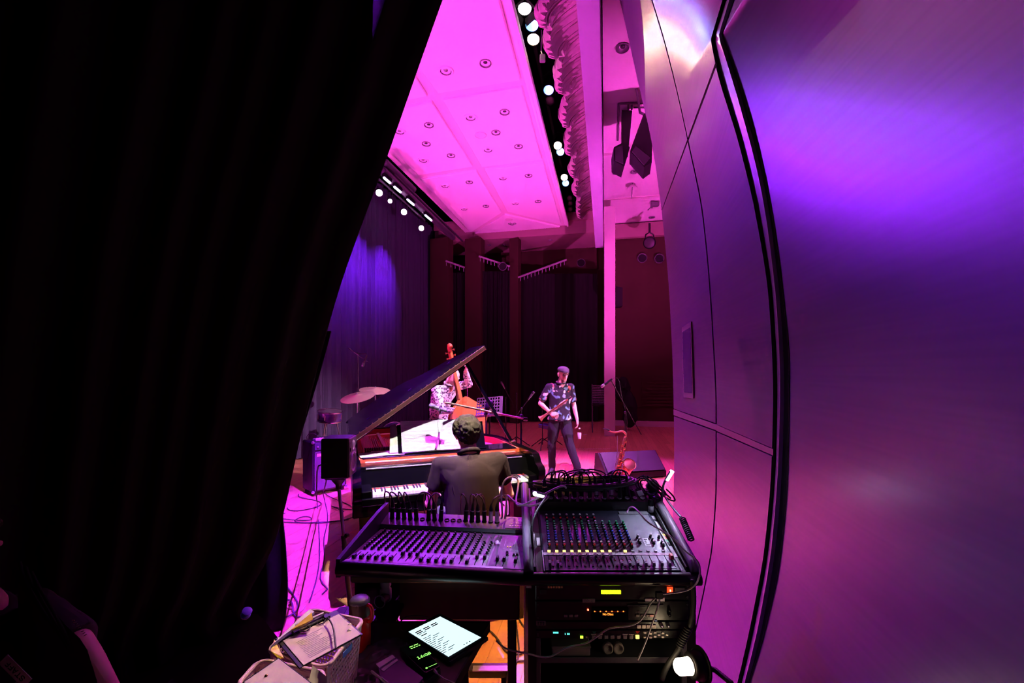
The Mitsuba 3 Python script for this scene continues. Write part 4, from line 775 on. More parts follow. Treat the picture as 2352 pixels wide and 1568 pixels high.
for k_, (x, y) in enumerate(kc): c.add('cap', knob_cap, None, under=c.key + '__knob' + (f'_{k_:03d}' if k_ else ''), M=shift(x, y, 0))
for x, y in ((.572, .055), (.597, .055), (.64, .05)):
    c.add('fader_slot', slot, None, M=shift(x, y, .001)); f = c.add('fader', fcap, None, M=shift(x, y + .012, .0)); c.add('fader_line', fline, None, under=f, M=shift(x, y + .012, 0))
for x, y in ((.603, .115), (.600, .135), (.64, .09), (.628, .115), (.64, .118)): c.add('knob', knob, None, M=shift(x, y, 0))
for k in range(3): c.add('print_line', box((.62, .155 + .008 * k, .0015), (.085, .0015, .0006)), 'm_light_grey')
for k in range(4): c.add('meter_line', box((.56 + .02 * k + (.02 if k > 1 else 0), .24, .0015), (.0015, .07, .0006)), 'm_light_grey')
for x, y in ((.595, .195), (.606, .195)): c.add('meter_light', box((x, y, .0022), (.006, .008, .003)), 'm_yellow')
c.add('power_light', rbox(.655, .667, .225, .245, 0, .006, .001), 'm_red'); c.add('paper_tag', hull([(x, y, .008 + (y - .21) * .3) for x, y in ((.545, .205), (.565, .208), (.55, .232), (.541, .222))] + [(.55, .21, .006)]), 'm_white')
# maker's plate: a plain triangle over two lines of small lettering
sl = math.atan2(.024, .092); TP = shift(.575, DL - .085, .0185) @ np.array([[1, 0, 0, 0], [0, math.cos(sl), -math.sin(sl), 0], [0, math.sin(sl), math.cos(sl), 0], [0, 0, 0, 1.0]])
pl = c.add('logo_plate', rbox(-.01, .105, -.002, .075, 0, .002, .0005), 'm_console_grey', M=TP); c.add('triangle', prism([(.035, .048), (.065, .048), (.05, .07)], .002, .003), 'm_white', under=pl, M=TP)
c.add('lettering', moved(meshkit.text_mesh('BEHRINGER', .0105, .001, True), shift(.006, .030, .002) @ np.diag([1.05, 1, 1, 1])), 'm_white', under=pl, M=TP); [c.add('print_stroke', rbox(.006 + .0115 * k, .0145 + .0115 * k, .012, .0195, .002, .003, .0003), 'm_white', under=pl, M=TP) for k in range(8)]
c.add('masking_tape', rbox(.01, .60, -.004, .016, .0005, .003, .0004), 'm_tape')
for k in range(18): c.add('socket', lathe([(.0115, 0), (.0115, .003), (.009, .003), (.008, -.0), (0, .0005)], 14), 'm_black_satin', True, under=jp, M=shift(.035 + pitch * k, DL - .045, .0285) @ np.array([[1, 0, 0, 0], [0, math.cos(sl), -math.sin(sl), 0], [0, math.sin(sl), math.cos(sl), 0], [0, 0, 0, 1.0]]))
# plugs standing in its sockets
ORD = 'first second third fourth fifth sixth seventh eighth ninth tenth eleventh twelfth thirteenth fourteenth fifteenth sixteenth'.split()
def cw(x, y, z): return (CM @ np.array([x, y, z, 1.0]))[:3]
rng = random.Random(5)
where = [0, 1, 2, 3, 4, 6, 7, 8, 12, 13, 14, 15, 16, 17]
for n_, k in enumerate(where):
    lab = '%s plug from the left in the back row of the grey mixing console' % ORD[n_]
    x = .035 + pitch * k; p = cw(x, DL - .045, .031); d = np.array([rng.uniform(-.08, .08), rng.uniform(-.05, .15), 1.0]); t = Thing('microphone_plug', lab, 'cable plug', along(p, d))
    t.add('sleeve', lathe([(.0095, 0), (.0095, .042), (.0088, .043), (.0088, .048)], 14), 'm_black_plastic' if k < 16 else 'm_silver', True); t.add('ring', lathe([(.0099, .043), (.0099, .047), (.009, .047)], 14), 'm_silver', True); t.add('boot', lathe([(.0088, .048), (.0075, .065), (.0045, .078), (0, .078)], 12), 'm_rubber', True)
    e = p + d / np.linalg.norm(d) * .076; s = rng.choice((-1, 1)) * rng.uniform(.03, .07)
    t.add('cable', moved(tube(spline([e, e + [s * .15, .004, .022], e + [s * .6, .035, .032], e + [s, .085, .005], e + [s * 1.1, .115, -.06], e + [s * 1.1, .14, -.25]], 16), .0032, 6), np.linalg.inv(t.M)), 'm_cable', True)
for i, (pts, m, lab) in enumerate((([cw(.545, DL - .06, .05), cw(.545, DL - .06, .17), cw(.56, DL - .05, .22), cw(.60, DL, .22), P(1190, 1160, 1.75), P(1250, 1135, 1.72), P(1300, 1120, 1.8)], 'm_white_cable', 'pale brown cable looping high from the grey console to the rack'),
        ([cw(.56, DL - .06, .05), cw(.57, DL - .05, .15), P(1180, 1150, 1.8), P(1205, 1160, 1.75), P(1260, 1140, 1.7)], 'm_white_cable', 'second pale cable sagging from the grey console towards the rack'),
        ([P(1255, 1138, 1.7), P(1235, 1170, 1.62), P(1222, 1205, 1.58), P(1222, 1240, 1.56), P(1224, 1260, 1.6)], 'm_cable', 'dark cable dropping down the left flank of the rack'))):
    thing('audio_cable', lab, 'cable', tube(spline(pts, 40), .0042, 8), m, True)

# the rack with the dark console on top
RF = (np.array([.058, 1.49, .938]), np.array([.640, 1.49, .938])); RW = .582
RM = console_frame(RF[0], RF[1], .125, .50); RD = .515
r = Thing('equipment_rack', 'tall black equipment rack at the right, holding audio units under a dark mixing console', 'equipment rack', shift(.058, 1.49, 0))
side = [(0.0, .05), (0.0, .93), (.02, .955), (.50, 1.10), (.52, 1.08), (.52, .05)]
def flank(x0, x1): return hull([(x, y, z) for x in (x0, x1) for y, z in side])
r.add('side_panel', flank(-.002, .026), 'm_black_plastic'); r.add('side_panel', flank(.556, .584), 'm_black_plastic'); r.add('back_panel', rbox(.026, .556, .50, .52, .05, 1.0, .004), 'm_black_plastic'); r.add('base', rbox(.0, .584, .0, .52, .04, .10, .008), 'm_black_plastic')
for x in (.0, .582): r.add('top_rail', tube([(x, -.006, .948), (x, .02, .968), (x, .50, 1.112)], .018, 10), 'm_dark_grey', True)
r.add('nose_bar', tube([(-.012, -.006, .925), (.596, -.006, .925)], .022, 12), 'm_black_satin', True)
for x in (.034, .548): r.add('rack_rail', rbox(x - .009, x + .009, .005, .02, .10, .90, .002), 'm_dark_grey')
for x, y in ((.05, .06), (.53, .06), (.05, .46), (.53, .46)): r.add('caster', moved(lathe([(0, -.012), (.022, -.012), (.025, -.006), (.025, .006), (.022, .012), (0, .012)], 14), shift(x, y, .025) @ np.array([[0, 0, 1, 0], [1, 0, 0, 0], [0, 1, 0, 0], [0, 0, 0, 1.0]])), 'm_rubber', True)
# console body
X0, X1 = .055, .535
c = Thing('mixing_console', 'dark mixing console with coloured knob caps and lit yellow buttons on the equipment rack', 'mixing console', RM)
c.add('chassis', rbox(X0, X1, .0, RD - .01, -.05, .012, .006), 'm_console_blue'); c.add('bright_zone', rbox(.395, X1 - .012, .012, RD - .17, .012, .0132, .0004), 'm_console_grey')
c.add('rack_ear', rbox(.026, X0, .0, RD - .01, -.02, .002, .003), 'm_charcoal'); c.add('rack_ear', rbox(X1, .556, .0, RD - .01, -.02, .002, .003), 'm_charcoal')
c.add('trim_line', rbox(X0 - .002, X0 + .002, .0, .11, .012, .015, .0006), 'm_light_grey'); c.add('trim_line', rbox(X1 - .002, X1 + .002, .0, .30, .012, .015, .0006), 'm_light_grey')
jp = c.add('connector_panel', hull([(x, y, z) for x in (X0, X1) for y, z in ((.375, .01), (.385, .05), (RD - .01, .075), (RD - .01, .0))]), 'm_black_satin'); c.add('label_bar', rbox(.40, X1 - .01, .345, .365, .012, .016, .001), 'm_grey')
kn = ply(lathe([(.0062, 0), (.0058, .003), (.0046, .004), (.0042, .012), (0, .012)], 10), 'm_black_satin', 35)
cap = {m: ply(lathe([(.0044, .012), (.0046, .0145), (.0040, .0162), (0, .0168)], 10), m) for m in ('m_white', 'm_green', 'm_blue', 'm_red', 'm_light_grey')}
caps = ['m_red', 'm_white', 'm_blue', 'm_blue', 'm_blue', 'm_blue', 'm_green', 'm_green', 'm_green', 'm_green', 'm_red', 'm_white']
rows = [.128, .144, .162, .178, .194, .210, .228, .244, .260, .276, .302, .326]
p2 = .0283
for ch in range(12):
    x = .083 + p2 * ch
    for j, (y, m) in enumerate(zip(rows, caps)):
        if ch >= 8 and j >= 10: continue
        if ch >= 10 and j == 11: continue
        k = c.add('knob', kn, None, M=shift(x + (y - .12) * .02, y, .012)); c.add('cap', cap[m], None, under=k, M=shift(x + (y - .12) * .02, y, .012))
btn = ply(rbox(-.0055, .0055, -.0045, .0045, 0, .006, .001), 'm_yellow'); btn_off = ply(rbox(-.0055, .0055, -.0045, .0045, 0, .006, .001), 'm_light_grey')
for ch in range(16):
    x = .080 + p2 * ch; lit = ch < 9 or ch == 10
    c.add('channel_button', btn if lit else btn_off, None, M=shift(x, .104, .012), em=glow(1.6, 1.05, .20, .02) if lit else None, label='lit yellow channel button' if lit else None)
    up = ch in (2, 3, 4, 5, 6, 7, 8); fy = .072 if up else .030
    c.add('fader_slot', slot, None, M=shift(x - .004, .052, .0125)); f = c.add('fader', ply(hull([(q * w, y * l, z) for z, w, l in ((0.004, .0055, .010), (.016, .004, .0075)) for q in (-1, 1) for y in (-1, 1)]), 'm_grey') if ch == 0 else scene[c.key + '__fader'], None, M=shift(x - .004, fy, .012)); c.add('fader_line', fline, None, under=f, M=shift(x - .004, fy, .012))
    if ch < 13:
        for j in range(3): c.add('signal_light', ply(box((0, 0, .001), (.005, .003, .002)), 'm_red') if j == 0 else ply(box((0, 0, .001), (.005, .003, .002)), 'm_grey'), None, M=shift(x + .008, .056 + .008 * j, .012))
        c.add('small_button', btn_off if False else kn, None, M=shift(x + .008, .026, .004))
x = .080 + p2 * 15.7; f = c.add('master_fader', hull([(q * w, y * l, z) for z, w, l in ((0.004, .006, .011), (.018, .0045, .008)) for q in (-1, 1) for y in (-1, 1)]), 'm_red', M=shift(.52, .066, .012), label='red master fader')
c.add('fader_slot', slot, None, M=shift(.52, .052, .0125))
for x, y in ((.432, .165), (.432, .185), (.432, .150), (.484, .15), (.484, .168), (.484, .19), (.515, .185), (.515, .15), (.515, .135)):
    k = c.add('knob', kn, None, M=shift(x, y, .012)); c.add('cap', cap['m_white'], None, under=k, M=shift(x, y, .012))
c.add('channel_tape', rbox(.058, .53, .083, .097, .012, .0142, .0004), 'm_tape', label='strip of white tape with handwritten channel names')
wr = random.Random(3); strokes = []
for k in range(16):
    x = .066 + .0205 * k
    for j in range(4):
        a = np.array([x + wr.uniform(0, .012), .085 + wr.uniform(0, .008), .0146]); strokes.append(tube([a, a + [wr.uniform(-.004, .006), wr.uniform(-.004, .004), 0]], .0005, 4))
c.add('handwriting', cat(*strokes), 'm_ink', kind='stuff', under=c.key + '__channel_tape')
nt = c.add('note', rbox(.449, .472, .135, .185, .012, .0136, .0004), 'm_white', label='white note with printed lines')
for k, w_ in enumerate((.013, .007, .007, .015)): c.add('print_stroke', rbox(.453, .453 + w_, .173 - .011 * k, .1765 - .011 * k, .0136, .014, .0001), 'm_ink', under=nt)
c.add('ear_sticker', rbox(.038, .052, .15, .20, .002, .004, .0004), 'm_tape', label='pale sticker on the left ear')
for y0, y1, m in ((.325, .35, 'm_white'), (.27, .31, 'm_tape'), (.245, .268, 'm_white'), (.21, .225, 'm_yellow'), (.19, .209, 'm_red'), (.172, .188, 'm_green'), (.155, .17, 'm_ink'), (.085, .15, 'm_tape')): c.add('sticker', rbox(.538, .554, y0, y1, .002, .004, .0004), m)
for k in range(28): c.add('vent_slit', box((.5685, .09 + .0072 * k, .018), (.006, .0028, .002)), 'm_dark_grey')
for k in range(14):
    for j in range(2): c.add('socket', lathe([(.010, 0), (.010, .003), (.008, .003), (.007, .0), (0, .0005)], 12), 'm_silver' if j == 0 else 'm_charcoal', True, under=jp, M=shift(.078 + .0335 * k, .405 + .05 * j, .0555 + .011 * j))
def rw(x, y, z): return (RM @ np.array([x, y, z, 1.0]))[:3]
rng = random.Random(11)
for k in range(12):
    x = .085 + .033 * k; p = rw(x, .405 + .02 * (k % 2), .06); d = np.array([rng.uniform(-.1, .1), rng.uniform(-.1, .2), 1.0]); t = Thing('microphone_plug', '%s dark plug from the left in the top panel of the rack console' % ORD[k], 'cable plug', along(p, d))
    m = 'm_silver' if k in (7, 9) else 'm_black_plastic'; t.add('sleeve', lathe([(.0095, 0), (.0095, .042), (.0088, .043), (.0088, .048)], 12), m, True); t.add('ring', lathe([(.0099, .043), (.0099, .047), (.009, .047)], 12), 'm_brass', True); t.add('boot', lathe([(.0088, .048), (.0075, .065), (.0045, .08), (0, .08)], 12), 'm_rubber', True)
    e = p + d / np.linalg.norm(d) * .078; s = rng.uniform(-.09, .09)
    t.add('cable', moved(tube(spline([e, e + [s * .3, .01, .025], e + [s, .04, .02], e + [s * 1.6, .09, -.01], e + [s * 2, .13, -.1]], 14), .0034, 6), np.linalg.inv(t.M)), 'm_cable', True)
# coil of cable lying over the rear of the rack
ctr = rw(.265, .47, .085); loops = []
rng = random.Random(2)
a = np.linspace(0, 2 * np.pi * 8, 300); rad = .205 + .02 * np.sin(a * .37) + .012 * np.sin(a * 1.3)
coil = np.stack([ctr[0] + rad * np.cos(a) * 1.02, ctr[1] + rad * np.sin(a) * .30 + .008 * np.sin(a * .7), ctr[2] + .008 * np.sin(a * .31) + .006 * np.sin(a * 2 + 1) + .012 * (a / a[-1]) + .006 * np.cos(a)], 1)
thing('coiled_cable', 'thick coil of brown black cable lying across the back of the rack console', 'cable', tube(coil, .0075, 8), 'm_cable', True)
for k, (dx, lab) in enumerate(((.0, 'loose black cable tangle with a power adapter at the rear right of the rack'),)):
    t = Thing('power_adapter', 'round black power adapter amid tangled cables at the rear right of the rack', 'power adapter'); p = P(1500, 1118, 1.93)
    t.add('body', ball(p, .028, 2, (1, .9, 1.25)), 'm_black_satin', True); t.add('plug', moved(rbox(-.012, .012, -.012, .012, -.05, 0, .003), shift(*(p - [.012, 0, .03]))), 'm_black_plastic')
    for q, m in (((1495, 1163), 'm_tape'), ((1512, 1160), 'm_tape')):
        w = P(q[0], q[1], 1.85); t.add('barrel', cyl(w + [0, 0, .03], w - [0, 0, .035], .012, n=12), 'm_black_plastic', True); t.add('paper_tag', cyl(w + [0, 0, .004], w - [0, 0, .022], .0125, n=12), m, True)
    for j in range(6):
        a = np.linspace(0, 5.5, 24); cc = P(1478 + 8 * j, 1112 + 6 * (j % 3), 1.9); t.add('cable', tube(np.stack([cc[0] + (.03 + .006 * j) * np.cos(a + j), cc[1] + .02 * np.sin(a * .7 + j), cc[2] + (.03 + .004 * j) * np.sin(a + j * .6)], 1), .0035, 6), 'm_cable', True)
    t.add('paper_tag', slab([P(1462, 1128, 1.88), P(1474, 1126, 1.88), P(1480, 1136, 1.88), P(1468, 1140, 1.88)], (0, .003, 0)), 'm_white')
# gooseneck lamps
def goose(label, base, pts, h0, h1, w, em):
    t = Thing('gooseneck_lamp', label, 'lamp'); t.add('neck', tube(spline([base] + pts + [h0], 24), .0045, 8), 'm_dark_grey', True); d = h1 - h0
    t.add('head', moved(rbox(-.013, .013, -.004, .006, 0, np.linalg.norm(d), .003), M4(h0, np.cross([0, -.5, .5], d), np.cross(d, np.cross([0, -.5, .5], d)), d / np.linalg.norm(d)) if False else along(h0, d)), 'm_grey'); t.add('led_strip', cyl(h0 + d * .1 + w, h1 + w, .009, n=10), 'm_white', True, em=em)
goose('gooseneck lamp glowing white at the right rear of the rack', rw(.50, .46, .07), [P(1520, 1150, 1.86), P(1522, 1125, 1.86)], P(1529, 1103, 1.85), P(1543, 1080, 1.83), np.array([0, -.006, 0]), glow(7, 7, 9, .4))
goose('gooseneck lamp pointing left between the two consoles, its head lit at the tip', rw(.03, .44, .05), [P(1262, 1142, 1.82), P(1255, 1136, 1.75)], P(1248, 1134, 1.68), P(1228, 1129, 1.62), np.array([0, -.004, -.006]), glow(5, 5, 6, .3))
scene['light_gooseneck'] = {'type': 'spot', 'to_world': T().look_at(list(P(1536, 1090, 1.80)), list(rw(.44, .12, 0)), [0, 0, 1]), 'intensity': rgb(.16, .17, .24), 'cutoff_angle': 52.0, 'beam_width': 20.0}
scene['light_gooseneck_left'] = {'type': 'spot', 'to_world': T().look_at(list(P(1226, 1126, 1.60)), list(cw(.60, .15, 0)), [0, 0, 1]), 'intensity': rgb(.10, .11, .16), 'cutoff_angle': 40.0, 'beam_width': 14.0}

# ---- units in the rack (front plane y = 0 of the rack frame)
def zf(v): return H - (v - HOR) / F * 1.49
def xf(u): return (u - CX) / F * 1.49 - .058
def unit(label, v0, v1, d=.36, mat='m_black_satin'):
    t = Thing('rack_unit', label, 'audio unit', shift(.058, 1.49, 0)); t.add('body', rbox(.044, .538, .01, d, zf(v1), zf(v0), .002), 'm_black_plastic'); t.add('face_plate', rbox(.024, .56, -.004, .004, zf(v1) + .001, zf(v0) - .001, .002), mat)
    for x in (.032, .552):
        for v in (v0 + 8, v1 - 8): t.add('screw', cyl((x, -.007, zf(v)), (x, -.003, zf(v)), .004, n=8), 'm_charcoal')
    return t
def flat(t, name, u0, u1, v0, v1, mat, y=-.0055, em=None, label=None, under=None, th=.0025): return t.add(name, rbox(xf(u0), xf(u1), y - th, y + .002, zf(v1), zf(v0), .0005), mat, em=em, label=label, under=under)
def text(t, s, u, v, h, mat, em=None, under=None, name='lettering', bold=False): return t.add(name, moved(meshkit.text_mesh(s, h, .0008, bold), np.array([[1, 0, 0, xf(u)], [0, 0, -1, -.0072], [0, 1, 0, zf(v)], [0, 0, 0, 1.0]])), mat, under=under, em=em)
t = unit('black rack unit with a glowing yellow-green display under the dark console', 1336, 1377)
flat(t, 'display', 1380, 1425, 1353.5, 1361.5, 'm_yellow', em=glow(.62, .95, .01, .05), label='glowing yellow-green display'); flat(t, 'power_switch', 1531, 1544, 1346, 1360, 'm_red', em=glow(1.2, .05, .01, .03), label='lit red power switch'); flat(t, 'switch_bulb', 1536, 1539, 1351, 1355, 'm_red', y=-.008, em=glow(4, 1.2, .4, .01))
flat(t, 'label_strip', 1549, 1571, 1347, 1357, 'm_dark_grey'); [flat(t, 'print_stroke', 1258 + 6 * k, 1262 + 6 * k, 1343.5, 1348, 'm_gold_plate') for k in range(6)]; flat(t, 'logo_tile', 1240, 1255, 1351, 1362, 'm_charcoal'); flat(t, 'top_slot', 1518, 1560, 1334.5, 1337, 'm_tan_wood')
t = unit('black disc player with orange lettering on its dark display', 1378, 1424)
nt = flat(t, 'name_label', 1337, 1366, 1372, 1381, 'm_box_grey'); text(t, 'CD-1', 1340, 1379.5, .0085, 'm_ink', under=nt, bold=True); flat(t, 'display', 1358, 1442, 1392, 1422, 'm_black')
text(t, 'No Disc', 1383, 1409.5, .0075, 'm_red', em=glow(1.6, .42, .06, .02), bold=True)
for k in range(17): flat(t, 'display_segment', 1363 + 4.4 * k, 1366.4 + 4.4 * k, 1399.5 + (k % 3) * .5, 1402, 'm_red', y=-.0065, em=glow(.9, .2, .03, .01) if k % 3 == 0 else None)
t.add('power_light', ball((xf(1350), -.006, zf(1398)), .0035, 2), 'm_red', True, em=glow(5, .3, .15, .02))
for u in (1295, 1307, 1319, 1459, 1471, 1483): flat(t, 'button', u, u + 8, 1408.5, 1414, 'm_box_grey')
flat(t, 'record_button', 1491, 1501, 1408.5, 1414, 'm_red'); flat(t, 'white_sticker', 1480, 1502, 1372, 1378, 'm_tape'); flat(t, 'white_sticker', 1507, 1525, 1370, 1378, 'm_tape'); flat(t, 'disc_tray', 1440, 1523, 1386, 1389, 'm_charcoal')
for u, v in ((1535, 1397), (1535, 1407)): t.add('knob', moved(lathe([(.006, 0), (.0055, .012), (0, .012)], 12), shift(xf(u), -.004, zf(v)) @ np.array([[1, 0, 0, 0], [0, 0, -1, 0], [0, 1, 0, 0], [0, 0, 0, 1.0]])), 'm_black_plastic', True)
t = unit('black rack unit with a row of pale transport keys and two knobs', 1425, 1444)
for u in (1462, 1473, 1484, 1496): flat(t, 'button', u, u + 9, 1432, 1440, 'm_paper_warm')
flat(t, 'name_label', 1231, 1253, 1423, 1433, 'm_box_grey'); flat(t, 'blue_strip', 1502, 1508, 1421, 1424, 'm_blue'); [flat(t, 'print_stroke', 1234 + 6 * k, 1238 + 6 * k, 1425, 1431, 'm_ink', y=-.008) for k in range(3)]
for u in (1517, 1532): t.add('lever_knob', cat(moved(lathe([(.007, 0), (.006, .014), (0, .014)], 12), shift(xf(u), -.004, zf(1432)) @ np.array([[1, 0, 0, 0], [0, 0, -1, 0], [0, 1, 0, 0], [0, 0, 0, 1.0]]))), 'm_silver', True)
t = unit('black rack unit with a line of square keys, one lit yellow, above the open shelf', 1445, 1465)
for k in range(8):
    lit = k == 7; flat(t, 'button', 1359 + 14.3 * k, 1367 + 14.3 * k, 1456, 1464, 'm_yellow' if lit else 'm_box_grey', em=glow(1.5, 1.0, .15, .02) if lit else None, label='lit yellow key' if lit else None)
    if k in (0, 1, 5, 6): flat(t, 'key_label', 1357 + 14.3 * k, 1369 + 14.3 * k, 1453, 1455, 'm_paper_warm')
flat(t, 'green_light', 1332, 1339, 1458, 1463, 'm_green', em=glow(.5, 1.3, .05, .01)); flat(t, 'small_key', 1345, 1350, 1459, 1462, 'm_paper_warm')
[flat(t, 'display_segment', u, u + 1.6, v, v + 2.6, 'm_green', em=glow(.1, .9, .7, .01)) for u, v in [(1270 + 2.1 * k, 1449) for k in range(6)] + [(1297 + 2.4 * k, 1452) for k in range(5) if k != 1]]
t.add('arrow', moved(prism([(-.009, .006), (.009, .006), (0, -.004)], 0, .001), np.array([[1, 0, 0, xf(1463)], [0, 0, -1, -.0065], [0, 1, 0, zf(1449.5)], [0, 0, 0, 1.0]])), 'm_red'); t.add('arrow', moved(prism([(-.008, .005), (.008, .005), (0, -.004)], 0, .001), np.array([[1, 0, 0, xf(1364)], [0, 0, -1, -.0065], [0, 1, 0, zf(1450)], [0, 0, 0, 1.0]])), 'm_green')
for u, v in ((1477, 1448), (1490, 1450), (1477, 1459), (1490, 1459), (1500, 1448), (1500, 1457), (1509, 1453), (1518, 1449), (1518, 1458), (1527, 1453)): flat(t, 'small_key', u, u + 6, v, v + 4, 'm_paper_warm')
# shelf below, with a drawer box and headphones
t = Thing('rack_shelf', 'open black shelf under the rack units', 'shelf', shift(.058, 1.49, 0)); t.add('plate', rbox(.03, .556, .0, .40, zf(1512) - .012, zf(1512), .002), 'm_charcoal'); t.add('lip', rbox(.03, .556, -.004, .002, zf(1512) - .014, zf(1512) + .006, .002), 'm_dark_grey')
t.add('rear_tray', rbox(.2, .50, .30, .34, zf(1512) + .001, zf(1490), .003), 'm_charcoal')
thing('drawer_box', 'grey brown flat box on the rack shelf at the left', 'box', cat(rbox(.058 + xf(1268), .058 + xf(1357), 1.50, 1.72, zf(1512) + .001, zf(1492), .003), rbox(.058 + xf(1267), .058 + xf(1358), 1.495, 1.725, zf(1492), zf(1487), .002)), 'm_box_grey')
hp = Thing('headphones', 'dark headphones with pale round cups lying on the rack shelf', 'headphones'); b0 = np.array([.058 + xf(1400), 1.56, zf(1500)])
for dx in (0, .037): hp.add('ear_cup', moved(lathe([(0, 0), (.016, .0), (.02, .006), (.02, .016), (.014, .02), (.008, .012), (0, .012)], 18), along(b0 + [dx, -.03, -.001], (0, -1, .1))), 'm_felt_cup', True)
a = np.linspace(.2, 2.9, 20); hp.add('band', tube(np.stack([b0[0] - .035 + .035 * np.cos(a), b0[1] + 0 * a, b0[2] + .004 + .022 * np.sin(a)], 1), .006, 8), 'm_felt_cup', True)
# cables on the rack front
for pts, rr, m, lab in (([P(1440, 1178, 1.70), P(1446, 1166, 1.72), P(1462, 1170, 1.66), P(1490, 1200, 1.60), P(1520, 1218, 1.56), P(1555, 1245, 1.52), P(1580, 1270, 1.48), P(1602, 1288, 1.46), P(1607, 1320, 1.44), P(1585, 1352, 1.455), P(1540, 1362, 1.46), P(1512, 1366, 1.462)], .0030, 'm_white_cable', 'thin white cable running from the rack console over its right edge'),
        ([P(1508, 1372, 1.465), P(1490, 1392, 1.46), P(1470, 1425, 1.455), P(1440, 1438, 1.455), P(1400, 1443, 1.455), P(1350, 1475, 1.46), P(1300, 1488, 1.46), P(1262, 1508, 1.46), P(1210, 1500, 1.46), P(1165, 1490, 1.48), P(1140, 1470, 1.5)], .0030, 'm_white_cable', 'thin pale cable crossing the rack fronts down to the left'),
        ([P(1516, 1374, 1.462), P(1508, 1402, 1.45), P(1495, 1440, 1.44), P(1482, 1475, 1.42), P(1464, 1516, 1.39)], .0030, 'm_white_cable', 'thin pale cable dropping straight down the rack front'),
        ([P(1528, 1141, 1.84), P(1545, 1165, 1.75), P(1565, 1188, 1.66)], .0045, 'm_cable', 'black lead from the gooseneck lamp to the spiral cord')):
    thing('audio_cable', lab, 'cable', tube(spline(pts, 60), rr, 7), m, True)
thing('cable_connector', 'small black cable connector hanging in front of the disc player', 'connector', cat(rbox(-.012, .012, -.006, .006, -.012, .012, .002)), 'm_black_plastic', M=shift(*P(1514, 1366, 1.455)))
def spiral(label, p, q, r, turns, wr):
    a = np.linspace(0, turns * 2 * np.pi, turns * 12); A, B, D = frame_of(np.asarray(q) - p); s = (a / a[-1])[:, None]
    thing('spiral_cord', label, 'cable', tube(p + (np.asarray(q) - p) * s + r * (np.cos(a)[:, None] * A + np.sin(a)[:, None] * B), wr, 6), 'm_rubber', True)
spiral('black spiral cord down the right flank of the rack console', P(1567, 1190, 1.66), P(1588, 1240, 1.56), .010, 12, .003)
spiral('black spiral cord hanging low beside the right of the rack', P(1582, 1440, 1.45), P(1560, 1485, 1.45), .011, 9, .0035)
thing('audio_cable', 'thick black cable hanging down right of the rack fronts', 'cable', tube(spline([P(1590, 1330, 1.46), P(1592, 1400, 1.45), P(1582, 1445, 1.45), P(1562, 1485, 1.45), P(1535, 1525, 1.43), P(1520, 1560, 1.42)], 40), .009, 8), 'm_rubber', True)
# work lamp at the right foot of the rack
lp = P(1572, 1530, 1.36); t = Thing('work_lamp', 'small clip-on work lamp glowing warm white at the right foot of the rack', 'lamp')
LM = along(lp, (-1.0, -.22, .06)); t.M = LM
t.add('shade', lathe([(.028, -.022), (.040, -.026), (.042, -.045), (.046, -.05), (.043, -.052), (.018, -.052), (0, -.05)], 24), 'm_black_plastic', True); t.add('bulb', lathe([(0, .03), (.018, .029), (.024, .022), (.026, -.018), (0, -.018)], 20), 'm_white', True, em=glow(7, 5.2, 3.2, .4)); t.add('flange', moved(lathe([(0, 0), (.055, 0), (.055, .006), (0, .006)], 24), shift(0, 0, -.06)), 'm_black_plastic', True); t.add('neck', moved(tube([(0, 0, -.06), (-.03, 0, -.09), (-.09, 0, -.1)], .008, 8), np.eye(4)), 'm_black_plastic', True)
# rounded black cloth cover in the near foreground
m = mhull(sph((.165, .86, .93), .085, (1.25, .9, .8), None, 3), sph((.20, .80, .84), .13, (1.25, .9, .8), None, 3), sph((.36, .93, .83), .05, (1, 1, 1), None, 3)); cs = soft(m, .012, 6); v = np.array(cs.vertices); cs.vertices = v + cs.vertex_normals * ((meshkit.fbm(v * 14, 3, 5) - .5) * .02)[:, None]
thing('cloth_bundle', 'rounded black cloth bundle in front of the rack at the bottom edge', 'cloth bundle', cs, 'm_fabric', True)
# ---------------------------------------------------------------- instruments, stands and loudspeakers on the stage
def mic(t, tip, back, r=.018, grille='m_silver', body='m_black_plastic', foam=False):
    tip, back = np.asarray(tip, float), np.asarray(back, float); d = (back - tip) / np.linalg.norm(back - tip); L = np.linalg.norm(back - tip); M = along(tip, d)
    k = t.add('microphone', moved(lathe([(0, L * .3), (r * .95, L * .3), (r * .62, L), (0, L)], 14), M), body, True)
    t.add('grille', moved(lathe([(0, 0), (r * .8, r * .2), (r * 1.15, r * .9), (r * 1.15, r * 1.6), (r * .95, L * .32), (0, L * .32)] if not foam else [(0, -.01), (r * 1.4, .01), (r * 1.5, L * .5), (0, L * .55)], 14), M), 'm_rubber' if foam else grille, True, under=k)
def boom_stand(name, label, foot, top, boom, spread=.3, mat='m_black_satin', legs=(0.3, 2.4, 4.5), cat_='microphone stand'):
    t = Thing(name, label, cat_); foot, top = np.asarray(foot, float), np.asarray(top, float)
    t.add('pole', cyl(foot + [0, 0, .08], top, .011, .009, 10), mat, True); t.add('collar', cyl(foot + (top - foot) * .55, foot + (top - foot) * .62, .016, n=10), mat, True); t.add('clutch', ball(top, .022, 2), mat, True)
    for a in legs: t.add('leg', cyl(foot + [0, 0, .22], foot + [spread * math.cos(a), spread * math.sin(a), .012], .009, n=8), mat, True)
    if boom is not None: t.add('boom', cyl(boom[0], boom[1], .009, .007, 8), mat if name != 'x' else mat, True)
    return t
g = lambda u, v: Z(u, v, 0.0)
